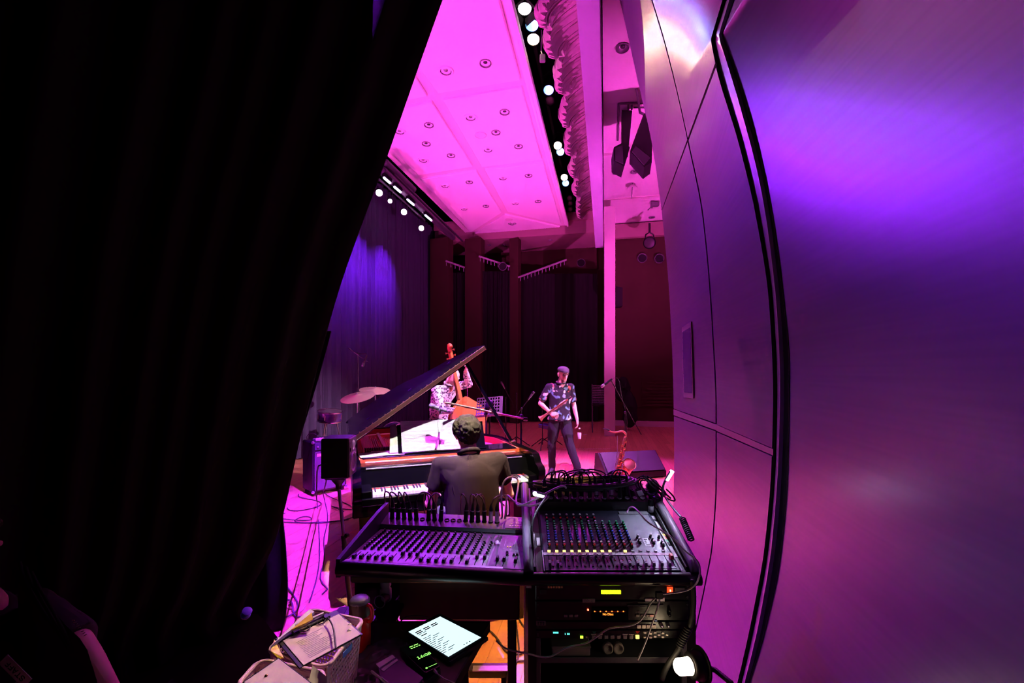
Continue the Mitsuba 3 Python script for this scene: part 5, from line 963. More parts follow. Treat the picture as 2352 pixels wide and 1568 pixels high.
# microphone over the piano, on a boom
YB = 4.45
b0, b1 = P(1201, 961, YB), P(1022, 924, 3.75)
t = boom_stand('microphone_stand', 'boom stand beyond the piano rim, its pale boom reaching over the strings', [b0[0] - .02, YB, 0], P(1197, 955, YB), (b0, b1), .3)
t.add('counterweight', cyl(b0, b0 + (b0 - b1) * .06, .02, n=10), 'm_black_satin', True)
scene[t.key + '__boom'] = ply(cyl(b0, b1, .011, .009, 8), 'm_tan_wood', True)
mic(t, P(985, 930, 3.62), P(1026, 944, 3.66), .022, 'm_charcoal', 'm_charcoal'); t.add('shock_mount', cat(*[tube([P(1012, 941, 3.65) + [.0, .035 * math.cos(a) + k, .035 * math.sin(a)] for a in np.linspace(0, 6.28, 13)], .005, 5, False) for k in (-.02, .02)]), 'm_charcoal', True)
# overhead microphone by the drums
p = P(824, 832, 7.2); t = boom_stand('microphone_stand', 'tall overhead stand with a short microphone above the cymbal', [P(826, 900, 7.2)[0], 7.2, 0], P(822, 812, 7.2), (P(800, 799, 7.1), P(846, 832, 7.1)), .35)
mic(t, P(832, 842, 7.1), P(843, 815, 7.1), .02, 'm_charcoal'); t.add('mount_bar', cyl(P(822, 813, 7.15), P(842, 812, 7.1), .01, n=6), 'm_black_satin')
# drums
def cymbal(label, c, tilt, r, stand):
    t = Thing('cymbal', label, 'cymbal', along(c, tilt)); t.add('plate', lathe([(0, .02), (.012, .02), (r * .2, .012), (r * .28, 0), (r, -.028), (r, -.031), (r * .28, -.003), (0, .0)], 40), 'm_cymbal', True); t.add('wing_nut', ball((0, 0, .035), .014, 1), 'm_silver')
    t.M = np.eye(4); t.add('stand_pole', cyl([c[0], c[1], .2], c + [0, 0, -.01], .011, n=8), 'm_silver', True)
    for a in (.4, 2.5, 4.6): t.add('stand_leg', cyl([c[0], c[1], .45], [c[0] + .28 * math.cos(a), c[1] + .28 * math.sin(a), .01], .009, n=8), 'm_silver', True)
    return t
cymbal('bright crash cymbal catching the light behind the piano lid', P(821, 908, 6.9), (-.10, -.32, 1), .27, None)
cymbal('dark ride cymbal behind and above the bright cymbal', P(862, 893, 7.5), (.12, -.18, 1), .27, None)
def drum(label, c, r, h, axis, mat='m_purple_leather'):
    t = Thing('drum', label, 'drum', along(c, axis)); t.add('shell', lathe([(r, 0), (r, h), (r * .97, h), (r * .97, 0), (r, 0)], 32), mat, True)
    for z, nm in ((0, 'bottom_head'), (h, 'top_head')): t.add(nm, lathe([(0, z), (r * .98, z), (r * .98, z + .003), (0, z + .003)], 32), 'm_dark_grey', False)
    for z in (-.005, h - .012): t.add('hoop', lathe([(r * 1.0, z), (r * 1.04, z), (r * 1.04, z + .018), (r * 1.0, z + .018), (r * 1.0, z)], 32), 'm_chrome', True)
    for k in range(8): a = k * math.pi / 4; t.add('lug', moved(rbox(-.01, .01, -.008, .008, h * .25, h * .75, .003), shift(r * 1.01 * math.cos(a), r * 1.01 * math.sin(a), 0)), 'm_chrome')
    return t
d_ = drum('small drum with chrome hoops at the left behind the piano lid', P(757, 966, 6.9), .18, .16, (.1, -.1, 1)); d_.M = np.eye(4)
c0 = P(757, 966, 6.9)
for a in (.5, 2.6, 4.7): d_.add('stand_leg', cyl(c0 + [.10 * math.cos(a), .10 * math.sin(a), .01], [c0[0] + .26 * math.cos(a), c0[1] + .26 * math.sin(a), .01], .01, n=8), 'm_silver')
drum('bass drum in the dark behind the piano', P(905, 985, 8.7) * [1, 1, 0] + [0, 0, .30], .29, .40, (.55, -.8, 0))
# bass amplifier
def amp_box():
    c0 = g(718, 1141); c1 = g(788, 1126); xd = (c1 - c0); yd = np.array([-xd[1], xd[0], 0.0]); return M4(c0, xd, yd)
AM = amp_box(); t = Thing('bass_amplifier', 'tall bass amplifier with a brown grille behind the monitor loudspeaker at the left', 'amplifier', AM)
t.add('cabinet', rbox(0, .46, .0, .33, .05, .71, .015), 'm_black_plastic'); t.add('grille', rbox(.025, .435, -.012, .004, .07, .58, .006), 'm_grille'); t.add('control_panel', rbox(.025, .435, -.012, .004, .60, .69, .005), 'm_charcoal')
t.add('badge', rbox(.05, .17, -.016, -.011, .515, .555, .002), 'm_tape'); 
for k in range(6): t.add('knob', moved(lathe([(.014, 0), (.012, .014), (0, .014)], 12), shift(.06 + .06 * k, -.012, .645) @ np.array([[1, 0, 0, 0], [0, 0, -1, 0], [0, 1, 0, 0], [0, 0, 0, 1.0]])), 'm_silver', True)
for x in (.04, .42):
    for y in (.05, .28): t.add('caster', moved(lathe([(0, -.015), (.025, -.015), (.025, .015), (0, .015)], 12), shift(x, y, .025) @ np.array([[0, 0, 1, 0], [1, 0, 0, 0], [0, 1, 0, 0], [0, 0, 0, 1.0]])), 'm_rubber', True)
for x in (.0, .46):
    for z in (.05, .71): t.add('corner', ball((x + (.006 if x < .1 else -.006), .006, z + (.006 if z < .1 else -.006)), .022, 2), 'm_silver', True)
t.add('handle', moved(tube([(.13, .16, .71), (.14, .16, .74), (.32, .16, .74), (.33, .16, .71)], .008, 8), np.eye(4)), 'm_rubber', True)
t = Thing('effect_pedal', 'small silver pedal with knobs lying on top of the bass amplifier', 'effect pedal', AM @ shift(.05, .03, .711)); t.add('case', rbox(0, .13, 0, .09, 0, .035, .006), 'm_light_grey'); t.add('lead', tube(spline([(.06, .09, .02), (.05, .13, .08), (.0, .16, .09), (-.03, .2, .02)], 16), .005, 6), 'm_rubber', True)
for k in range(3): t.add('knob', lathe([(.010, .035), (.009, .05), (0, .05)], 10), 'm_black_plastic', True, M=shift(.025 + .04 * k, .06, 0))
# near-field monitor on a stand
MX = np.array([.995, .105, 0.0]); c0 = P(800, 1092, 2.50); c0[2] = 1.015
MM = M4(c0, -np.array([-MX[1], MX[0], 0]), MX)      # x: towards the camera side, y: out of the baffle
t = Thing('monitor_loudspeaker', 'small black two-way monitor loudspeaker on a thin stand left of the piano', 'loudspeaker', MM)
t.add('cabinet', rbox(-.165, .0, -.155, .0, 0, .235, .006), 'm_black_plastic'); t.add('baffle', rbox(-.162, -.003, -.004, .006, .003, .232, .004), 'm_dark_grey')
R90 = np.array([[1, 0, 0, 0], [0, 0, 1, 0], [0, -1, 0, 0], [0, 0, 0, 1.0]])
w = t.add('woofer', lathe([(.062, .0), (.060, .006), (.052, .007), (.048, .002), (.02, -.012), (0, -.008)], 28), 'm_light_grey', True, M=shift(-.082, .005, .085) @ R90); t.add('tweeter', lathe([(.03, 0), (.028, .006), (.016, .0), (.012, .006), (0, .010)], 20), 'm_silver', True, M=shift(-.082, .005, .185) @ R90)
for x in (-.145, -.02): t.add('port', rbox(x - .008, x + .008, .004, .009, .155, .175, .002), 'm_black')
t = Thing('speaker_stand', 'thin dark pole stand under the small monitor loudspeaker', 'stand'); ct = (MM @ np.array([-.082, -.078, 0, 1]))[:3]; ft = np.array([P(815, 1300, 2.55)[0], 2.52, 0.0])
t.add('plate', moved(rbox(-.06, .06, -.06, .06, -.012, 0, .003), shift(*ct)), 'm_black_plastic'); t.add('bracket', moved(lathe([(.05, -.012), (.018, -.055), (.016, -.08), (0, -.08)], 16), shift(*ct)), 'm_black_plastic', True)
mid = ct + (ft - ct) * .35; t.add('inner_pole', cyl(ct - [0, 0, .06], mid, .010, n=10), 'm_silver', True); t.add('outer_pole', cyl(mid, ft + [0, 0, .1], .015, n=10), 'm_dark_grey', True); t.add('knob', ball(mid + [.02, 0, 0], .016, 1), 'm_black_plastic')
for a in (1.2, 3.3, 5.4): t.add('leg', cyl(ft + [0, 0, .25], ft + [.25 * math.cos(a), .25 * math.sin(a), .012], .009, n=8), 'm_dark_grey', True)
for i, (pts, lab) in enumerate((([P(748, 1064, 2.45), P(733, 1068, 2.5), P(728, 1085, 2.6), g(729, 1160), g(733, 1230), g(727, 1330), g(710, 1385)], 'black lead falling from the monitor loudspeaker down to the floor'), ([P(752, 1085, 2.55), P(749, 1105, 2.8), g(748, 1160), g(752, 1200), g(744, 1240), g(742, 1300), g(744, 1345), g(752, 1360), g(740, 1366)], 'second thinner lead falling from the monitor loudspeaker to the floor'))):
    q = np.array([np.maximum(x, [-9, -9, .006]) for x in pts]); thing('audio_cable', lab, 'cable', tube(spline(q, 60), .0045, 7), 'm_cable', True)
# perforated music stand for the bass player
q = [P(1108, 913, 5.5), P(1165, 908, 5.45), P(1141, 957, 5.3), P(1083, 957, 5.35)]; o = np.mean(q, 0); xd = q[1] - q[0]; yd = q[0] - q[3]; DM = M4(o, xd, yd); w, h = .30, .29
plate = sbox(-.17, -h / 2, .17, h / 2)
for i in range(9):
    for j in range(6):
        if i == 4: continue
        plate = plate.difference(sbox(-.148 + .033 * i - .009, -.115 + .046 * j - .013, -.148 + .033 * i + .009, -.115 + .046 * j + .013).buffer(.002))
t = Thing('music_stand', 'black perforated music stand in front of the double bass', 'music stand', DM); t.add('desk', prism(plate, -.002, .002), 'm_dark_grey'); t.add('ledge', rbox(-.17, .17, -h / 2 - .004, -h / 2 + .002, -.002, .045, .001), 'm_dark_grey')
t.M = np.eye(4); ft = np.array([o[0], o[1] + .06, 0]); t.add('pole', cyl(ft + [0, 0, .08], o + [0, .02, 0], .010, n=8), 'm_black_satin', True)
for a in (.5, 2.6, 4.7): t.add('leg', cyl(ft + [0, 0, .2], ft + [.26 * math.cos(a), .26 * math.sin(a), .01], .008, n=8), 'm_black_satin', True)
t = boom_stand('microphone_stand', 'short stand holding a black foam microphone in front of the music stand', [P(1118, 960, 5.1)[0], 5.1, 0], P(1116, 950, 5.1), None, .22); mic(t, P(1127, 920, 5.05), P(1116, 952, 5.08), .03, foam=True)
# microphones in the dark behind
for u0, v0, u1, v1, uf, Y, lab in ((1227, 899, 1180, 962, 1197, 7.6, 'boom stand with a slim microphone pointing up, left of the walking man'), (1151, 876, 1180, 930, 1162, 9.0, 'dim boom stand with its microphone raised, in front of the wing drapes')):
    a, b = P(u0, v0, Y), P(u1, v1, Y); c = a + (b - a) * .62; t = boom_stand('microphone_stand', lab, [P(uf, v1, Y)[0], Y, 0], c if uf == 1197 else P(uf, v0 + 38, Y), (a + (b - a) * .3, b), .3); mic(t, a, a + (b - a) * .3, .022, 'm_charcoal', 'm_dark_grey')
for u, Y, h_, lab in ((1186, 9.2, 1.15, 'short straight stand in the dark left of the walking man'), (1246, 9.0, 1.2, 'straight stand in the dark beside the walking man'), (1262, 9.3, .9, 'low straight stand just behind the walking man')):
    boom_stand('microphone_stand', lab, [P(u, 900, Y)[0], Y, 0], [P(u, 900, Y)[0], Y, h_], None, .3)
# vocal microphone for the saxophonist
YM = 7.15; base = np.array([P(1437, 900, YM)[0], YM + .05, 0]); tp = P(1436, 947, YM)
a, b = P(1404, 874, YM), P(1473, 998, YM); t = boom_stand('microphone_stand', 'boom microphone stand in front of the pale column, its silver-headed microphone tilted down', base, tp, (a, b), .3, legs=(.2, 2.9, 5.0)); mic(t, P(1380, 889, YM), P(1406, 870, YM), .024)
t.add('clip', ball(P(1402, 873, YM), .02, 1), 'm_black_plastic'); t.add('cable', tube(spline([P(1407, 869, YM), P(1418, 868, YM), P(1424, 885, YM), P(1430, 920, YM), tp + [0.012, 0, 0], base + [.02, 0, .5], base + [.03, 0, .02]], 40), .004, 6), 'm_cable', True)
# tenor saxophone on its stand
YS = 5.9
def sp(u, v, dy=0.0): return P(u, v, YS + dy)
t = Thing('tenor_saxophone', 'brass tenor saxophone on a low stand in front of the wedge monitor', 'saxophone')
body = spline([sp(1436, 1003), sp(1430, 1030), sp(1422, 1070), sp(1413, 1098), sp(1411, 1110)], 30); t.add('body_tube', tube(body, np.linspace(.016, .036, 30), 14), 'm_copper_lacquer', True)
bow = spline([sp(1411, 1110), sp(1413, 1121), sp(1422, 1124), sp(1430, 1116), sp(1434, 1098), sp(1440, 1078), sp(1446, 1066, -.05)], 34); t.add('bow_and_bell', tube(bow, np.r_[np.linspace(.036, .055, 24), np.linspace(.058, .085, 10)], 18), 'm_copper_lacquer', True)
t.add('bell_rim', moved(lathe([(.085, 0), (.092, .006), (.090, .012), (.080, .004), (.085, 0)], 28), along(bow[-1], bow[-1] - bow[-3])), 'm_brass', True)
nk = spline([sp(1436, 1003), sp(1436, 994), sp(1430, 990), sp(1418, 992), sp(1404, 991), sp(1398, 988)], 24); t.add('neck', tube(nk, np.linspace(.016, .010, 24), 12), 'm_copper_lacquer', True); t.add('mouthpiece', tube([sp(1399, 988), sp(1396, 986.5), sp(1385, 984)], [.012, .013, .007], 10), 'm_black_satin', True)
for k in range(13): q = body[3 + 2 * k]; t.add('key_cup', lathe([(.016 + .0006 * k, 0), (.016 + .0006 * k, .008), (0, .011)], 12), 'm_brass', True, M=along(q + [(-.02 if k % 2 else .012), -.03 - .0008 * k, 0], (-.3 if k % 2 else .3, -1, .1)))
for dx, r0 in ((-.035, .004), (.03, .004), (-.05, .003)): t.add('key_rod', tube(body[2:28] + [dx, -.022, .0], r0, 6), 'm_brass', True)
t.add('octave_post', tube([sp(1418, 1000), sp(1418, 1040), sp(1412, 1075)], .004, 6), 'm_silver', True)
t = Thing('saxophone_stand', 'low black stand cradling the tenor saxophone', 'stand'); ctr = np.array([sp(1420, 1000)[0], YS + .06, 0])
t.add('post', cyl(ctr + [0, 0, .06], sp(1424, 1062) + [0, .06, 0], .010, n=8), 'm_black_satin', True)
t.add('cradle', tube([sp(1408, 1115) + [0, -.05, 0], sp(1412, 1127) + [0, .0, 0], sp(1424, 1129), sp(1434, 1120) + [0, -.05, 0]], .010, 8), 'm_black_satin', True)
for a_ in (.7, 2.3, 3.9, 5.5): t.add('leg', cyl(ctr + [0, 0, .08], ctr + [.2 * math.cos(a_), .2 * math.sin(a_), .01], .009, n=8), 'm_black_satin', True)
# wedge monitor
c0, c1 = g(1392, 1104), g(1490, 1098); xd = c1 - c0; WM = M4(c0, xd, np.array([-xd[1], xd[0], 0])); ww = np.linalg.norm(xd)
t = Thing('stage_monitor', 'black wedge stage monitor on the floor behind the tenor saxophone', 'loudspeaker', WM)
prof = [(0, .02), (.0, .10), (.30, .36), (.40, .34), (.44, .02)]
def wedge(x0, x1, p=prof): return hull([(x, y, z) for x in (x0, x1) for y, z in p])
t.add('cabinet', wedge(0, ww), 'm_black_plastic'); t.add('grille', hull([(x, y, z) for x in (.03, ww - .03) for y, z in ((.0, .115), (.285, .36), (-.012, .125), (.275, .37))]), 'm_charcoal'); t.add('side_plate', wedge(ww, ww + .004, [(.05, .06), (.06, .12), (.28, .3), (.36, .28), (.39, .06)]), 'm_black_satin')
for x in (.05, ww - .05):
    for y in (.04, .38): t.add('foot', cyl((x, y, 0), (x, y, .025), .02, n=10), 'm_rubber')
thing('audio_cable', 'black lead lying on the floor beside the wedge monitor', 'cable', tube(spline([g(1470, 1104) + [0, 0, .008], g(1450, 1108) + [0, 0, .008], g(1475, 1112) + [0, 0, .008], g(1455, 1118) + [0, 0, .008], g(1440, 1113) + [0, 0, .008]], 30), .008, 6), 'm_cable', True)
# stacked chairs, leaning bags and racks in the far dark
ch = [P(u, v, 11.9) for u, v in ((1361, 884), (1394, 884), (1394, 926), (1361, 926))]
t = Thing('stacked_chairs', 'stack of chairs with striped backs in the dark beside the pale column', 'chair stack')
for k in range(11): z = 884 + 3.9 * k; t.add('back_slat', slab([P(1361, z, 11.9), P(1394, z, 11.9), P(1394, z + 2.2, 11.9), P(1361, z + 2.2, 11.9)], (0, .03, 0)), 'm_grey')
for u in (1360, 1395): t.add('frame', cyl([P(u, 900, 11.95)[0], 11.95, 0.0], P(u, 882, 11.95), .015, n=8), 'm_dark_grey')
t.add('seat', slab([P(1361, 928, 11.9), P(1394, 928, 11.9), P(1394, 932, 11.3), P(1361, 932, 11.3)], (0, 0, .04)), 'm_black_plastic'); 
for u in (1361, 1394): t.add('front_leg', cyl([P(u, 932, 11.3)[0], 11.3, 0], P(u, 932, 11.3), .014, n=8), 'm_dark_grey')
for (u, v, s, lab) in ((1430, 893, (.20, .2, .36), 'dark bulky bag on a trolley right of the pale column, upper of two'), (1447, 940, (.17, .2, .52), 'dark tall bag on the floor right of the pale column, lower of two')):
    c = P(u, v, 12.2 if v < 900 else 11.7); c[2] = max(c[2], s[2]); m = soft(mhull(sph(c, 1, (s[0], s[1], s[2]), None, 3), sph(c - [0, 0, s[2] * .4], 1, (s[0] * 1.1, s[1] * 1.05, s[2] * .6), None, 3)), .06, 3); v_ = np.array(m.vertices); m.vertices = v_ + m.vertex_normals * ((meshkit.fbm(v_ * 6, 3, 3) - .5) * .12)[:, None]; thing('bag', lab, 'bag', m, 'm_soot', True)
t = Thing('floor_case', 'low dark case on the floor behind the walking man', 'case'); f = np.array([P(u, v, 9.0) for u, v in ((1237, 974), (1262, 978), (1262, 987), (1237, 982))]); t.add('body', hull(np.vstack([f, f + [0.1, .3, 0]])), 'm_purple_leather'); t.add('lid_line', cyl(f[0], f[1], .01, n=6), 'm_blue')
# tape marks and paper slips on the floor
def mark(u0, v0, u1, v1, wd, lab):
    a, b = g(u0, v0), g(u1, v1); d = (b - a) / np.linalg.norm(b - a); n = np.array([-d[1], d[0], 0]) * wd; thing('floor_mark', lab, 'tape mark', slab([a - n, b - n, b + n, a + n] + np.array([0, 0, .001]), (0, 0, .0012)), 'm_tape')
mark(1282, 1031, 1402, 1031, .008, 'thin white tape line across the floor at the feet of the walking man'); mark(1288, 1003, 1294, 1003, .03, 'white tape scrap on the floor left of the bottle'); mark(1340, 998, 1348, 997, .03, 'white tape scrap on the floor right of the bottle'); mark(1298, 1099, 1308, 1097, .02, 'white tape scrap on the floor in front of the left shoe of the walking man'); mark(1307, 1066, 1312, 1066, .02, 'white tape scrap between the feet of the walking man'); mark(1298, 1083, 1305, 1082, .015, 'tiny tape scrap near the toe of the walking man')
thing('cable_plug', 'pale plug end lying on the floor beyond the rack', 'cable plug', cyl(g(1336, 1098) + [0, 0, .012], g(1344, 1106) + [0, 0, .012], .012, n=10), 'm_tape', True)
# cables over the floor at the left
rng = random.Random(21)
runs = [([(686, 1136), (700, 1146), (724, 1150), (735, 1162), (700, 1172), (660, 1168)], 'loose black cable looping in front of the bass amplifier'), ([(655, 1180), (690, 1197), (715, 1194), (700, 1188), (680, 1194), (720, 1202), (800, 1195)], 'thin black cable with a small loop across the magenta floor'),
        ([(652, 1200), (720, 1203), (780, 1197), (815, 1188)], 'long straight thin cable across the magenta floor'), ([(745, 1130), (775, 1150), (800, 1160), (812, 1172), (780, 1168), (765, 1165), (790, 1176)], 'black cable curling behind the monitor stand'),
        ([(660, 1380), (672, 1396), (690, 1418), (710, 1412), (740, 1404)], 'black cable in a loose heap beside the drape hem'), ([(655, 1330), (668, 1362), (684, 1392), (676, 1410), (655, 1420)], 'dark blue cable running along the drape hem'), ([(662, 1385), (675, 1390), (672, 1398), (660, 1396), (664, 1388), (690, 1408)], 'pale cable ring beside the drape hem')]
for k, (pts, lab) in enumerate(runs): thing('audio_cable', lab, 'cable', tube(spline([g(*q) + [0, 0, .007 + .004 * (j % 2)] for j, q in enumerate(pts)], 50), .005, 6), 'm_white_cable' if 'pale' in lab else 'm_cable', True)
for k, (pts, lab) in enumerate((([(1180, 1378), (1184, 1420), (1190, 1470), (1188, 1520), (1172, 1545)], 'black cable hanging under the desk onto the orange floor'), ([(1185, 1400), (1196, 1430), (1204, 1442)], 'short black cable beside the left foot of the rack'), ([(1110, 1442), (1130, 1455), (1150, 1480), (1165, 1500), (1204, 1500)], 'black cable crossing the orange floor towards the rack'), ([(1066, 1530), (1120, 1540), (1160, 1528), (1204, 1520)], 'black cable along the foot of the desk'))):
    thing('audio_cable', lab, 'cable', tube(spline([g(*q) + [0, 0, .007] for q in pts], 40), .005, 6), 'm_cable', True)

# ---------------------------------------------------------------- the desk, the low table and what lies on it
t = Thing('desk', 'dark wooden desk carrying the grey mixing console', 'desk')
t.add('top_board', rbox(-.60, .045, 1.58, 2.02, .86, .888, .006), 'm_dark_wood'); t.add('front_panel', rbox(-.46, .030, 1.74, 1.765, .63, .86, .004), 'm_dark_wood'); t.add('side_panel', rbox(.012, .032, 1.766, 2.0, .63, .86, .004), 'm_tan_wood')
t.add('shelf', rbox(-.66, -.44, 1.60, 1.95, .685, .702, .006), 'm_black_plastic'); t.add('shelf_back', hull([(x, y, z) for x in (-.66, -.45) for y in (1.93, 1.95) for z in (.70, .86)]), 'm_black_plastic'); t.add('shelf_side', rbox(-.665, -.65, 1.80, 1.95, .66, .86, .004), 'm_black_plastic')
t.add('shelf_arm', hull([(x, y, z) for x, y in ((-.70, 1.68), (-.60, 1.66), (-.60, 1.75), (-.70, 1.73)) for z in (.67, .69)]), 'm_charcoal'); t.add('under_panel', rbox(-.66, -.44, 1.62, 1.66, .62, .685, .004), 'm_black_plastic')
for x in (-.55, .0): t.add('leg', rbox(x - .02, x + .02, 1.90, 1.94, .10, .87, .004), 'm_black_plastic')
ft = t.add('foot_bar', rbox(-.22, .0, 2.16, 2.22, .09, .13, .004), 'm_black_plastic'); t.add('foot_strip', rbox(-.20, .02, 2.15, 2.19, .131, .136, .001), 'm_silver', under=ft); t.add('foot_brace', cyl((.0, 1.92, .12), (-.02, 2.2, .11), .015, n=8), 'm_black_plastic')
t.add('caster', moved(lathe([(0, -.015), (.035, -.015), (.038, -.008), (.038, .008), (.035, .015), (0, .015)], 16), shift(-.04, 2.18, .04) @ np.array([[0, 0, 1, 0], [1, 0, 0, 0], [0, 1, 0, 0], [0, 0, 0, 1.0]])), 'm_rubber', True, under=ft)
bt = Thing('drinking_bottle', 'small clear bottle standing on the black shelf under the grey console', 'bottle', shift(*[P(886, 1360, 1.76)[0], 1.76, .703])); bt.add('body', lathe([(0, 0), (.022, 0), (.024, .008), (.024, .045), (.016, .052), (.022, .06), (.021, .085), (.012, .10), (0, .102)], 20), 'm_light_grey', True); bt.add('cap', lathe([(.013, .098), (.013, .112), (0, .114)], 14), 'm_silver', True)
cp = Thing('cup', 'small dark cup tipped on its side on the black shelf under the console', 'cup', along([P(872, 1360, 1.70)[0], 1.70, .727], (-.25, -1, .12))); cp.add('body', lathe([(0, -.05), (.018, -.05), (.023, .0), (.021, .0), (.016, -.045), (0, -.045)], 20), 'm_charcoal', True); cp.add('rim', lathe([(.0235, -.003), (.0245, 0), (.0225, .002), (.021, 0), (.0235, -.003)], 20), 'm_light_grey', True)
t = Thing('side_table', 'dark low table in the foreground carrying baskets, tablet and phone', 'table'); tp = [(-.085, 1.575), (-.165, 1.30), (-.30, .78), (-.70, .78), (-.70, 1.575)]
t.add('top', prism(Polygon(tp).buffer(-.008).buffer(.008), .695, .72), 'm_dark_wood'); t.add('edge_band', prism(Polygon(tp).buffer(.004).difference(Polygon(tp).buffer(-.002)), .69, .722), 'm_black_plastic')
for x, y in ((-.17, 1.50), (-.66, 1.5), (-.36, .86), (-.66, .86)): t.add('leg', cyl((x, y, 0), (x, y, .70), .018, n=10), 'm_black_plastic', True)
# tablet and phone
def on(pts, z0, z1): return hull(np.vstack([np.array([Z(u, v, z1) * [1, 1, 0] + [0, 0, z] for u, v in pts]) for z in (z0, z1)]))
def plane_frame(p0, px, py, z): o = Z(*p0, z); return M4(o, Z(*px, z) - o, Z(*py, z) - o)
t = Thing('tablet', 'tablet in a black case on the low table, screen showing a printed page', 'tablet'); sc_ = ((938.5, 1450), (1011, 1415), (1105, 1463), (1030, 1507))
t.add('case', on(((929, 1449), (1010, 1408), (1121, 1463), (1034, 1520)), .7215, .733), 'm_leather'); t.add('body', on(((932, 1449), (1010, 1411), (1113, 1463), (1032, 1513)), .733, .738), 'm_black_satin'); s_ = t.add('screen', on(sc_, .738, .7392), 'm_black', em=glow(.42, .62, .66, .15))
o, ex, ey = Z(*sc_[0], .7394), Z(*sc_[1], .7394), Z(*sc_[3], .7394); SM = M4(o, ex - o, ey - o, np.array([0, 0, 1.0])); sw, sh_ = np.linalg.norm(ex - o), np.linalg.norm(ey - o)
for k in range(17):
    y = (.10 + .048 * k) * sh_; x0 = .10 * sw; x1 = (.82 if k < 2 else .62 - .12 * (k % 3)) * sw
    if 3 <= k <= 4: continue
    n_ = 3 if k < 2 else 2
    for j in range(n_): a, b = x0 + (x1 - x0) * j / n_, x0 + (x1 - x0) * (j + .72) / n_; t.add('text_line', rbox(a, b, y, y + (.022 if k < 2 else .011) * sh_, 0, .0004, .0001), 'm_ink', under=s_, M=SM)
t.add('text_line', rbox(.14 * sw, .30 * sw, .25 * sh_, .268 * sh_, 0, .0004, .0001), 'm_ink', under=s_, M=SM)
for k in range(3): t.add('icon', rbox((.70 + .09 * k) * sw, (.735 + .09 * k) * sw, .93 * sh_, .945 * sh_, 0, .0004, .0001), 'm_ink', under=s_, M=SM)
thing('charging_cable', 'thin dark cable curving out behind the tablet', 'cable', tube(spline([Z(935, 1450, .73), Z(919, 1432, .726), Z(930, 1418, .726), Z(960, 1414, .726), Z(985, 1418, .726)], 24), .0025, 6), 'm_cable', True)
# leather pouch and phone
m = on(((846, 1480), (915, 1462), (1012, 1535), (985, 1560), (930, 1610), (800, 1585), (806, 1530)), .7215, .738); m = soft(m3.Manifold.hull_points(np.array(m.vertices, float)), .008, 2); v_ = np.array(m.vertices); m.vertices = v_ + np.array([0, 0, 1]) * (np.clip((v_[:, 2] - .722) / .016, 0, 1) * (meshkit.fbm(v_ * 45, 3, 2) - .4) * .03)[:, None] * np.where((CX + v_[:, 0] / v_[:, 1] * F < 900) | (v_[:, 1] > 1.42), 1.0, .15)[:, None]
t = Thing('leather_pouch', 'crumpled black leather pouch under the phone on the low table', 'pouch'); t.add('cover', m, 'm_leather', True)
wl = t.add('pocket_flap', on(((868, 1528), (903, 1504), (972, 1556), (935, 1600), (880, 1580)), .744, .750), 'm_purple_leather'); t.add('card', on(((864, 1524), (901, 1503), (908, 1509), (872, 1533)), .750, .752), 'm_tape', under=wl, label='pink card in the pocket'); t.add('card_strip', on(((876, 1536), (911, 1512), (915, 1515), (881, 1541)), .7502, .752), 'm_light_grey', under=wl)
t = Thing('pen', 'silver pen lying across the leather pouch', 'pen'); a, b = Z(853, 1541, .756), Z(893, 1572, .756); t.add('barrel', cyl(a, b, .0035, n=10), 'm_silver', True); t.add('clip', cyl(a + (b - a) * .55 + [0, 0, .005], b + [0, 0, .005], .0015, n=6), 'm_chrome', True)
t = Thing('smartphone', 'black smartphone lying on the pouch, showing the time in green figures', 'phone'); ph = ((914.6, 1485.6), (961, 1475), (1012, 1529), (977, 1545))
def rnd(pts, z0, z1, r):
    P2 = Polygon([tuple(Z(u, v, z1)[:2]) for u, v in pts]).buffer(-r).buffer(r); return prism(P2, z0, z1)
t.add('body', rnd(ph, .748, .7565, .008), 'm_black_satin', 30); c_ = np.mean(ph, 0); s_ = t.add('screen', rnd([tuple(c_ + (np.array(q) - c_) * .93) for q in ph], .7565, .757, .006), 'm_lacquer')
o, ex, ey = Z(*ph[3], .7572), Z(*ph[2], .7572), Z(*ph[0], .7572); FM = M4(o, ex - o, ey - o, np.array([0, 0, 1.0])); fw, fh = np.linalg.norm(ex - o), np.linalg.norm(ey - o); GR = glow(.25, 1.1, .12, .02)
def ftext(s, x, y, h): t.add('lettering', moved(meshkit.text_mesh(s, h, .0003, True), shift(x * fw, y * fh, 0)), 'm_green', under=s_, M=FM, em=GR)
ftext('16:08', .12, .42, .012); ftext('13', .74, .42, .006)
for k, (x0, x1, y) in enumerate(((.2, .42, .84), (.5, .78, .84), (.2, .32, .78), (.38, .5, .78), (.56, .68, .78), (.74, .84, .78), (.36, .92, .10))): t.add('screen_bar', rbox(x0 * fw, x1 * fw, y * fh, (y + (.028 if k < 6 else .010)) * fh, 0, .0003, .0001), 'm_green', under=s_, M=FM, em=GR)
t.add('screen_dot', prism(Polygon([(.24 * fw + .0035 * math.cos(a), .105 * fh + .0035 * math.sin(a)) for a in np.linspace(0, 6.2, 14)]), 0, .0003), 'm_green', under=s_, M=FM, em=GR)
thing('charging_cable', 'white charging cable plugged into the bottom of the smartphone', 'cable', tube(spline([Z(996, 1537, .752), Z(1003, 1545, .75), Z(1020, 1558, .74), Z(1042, 1568, .727), Z(1052, 1585, .70)], 24), np.r_[[.0045] * 4, [.002] * 20], 7), 'm_white_cable', True)
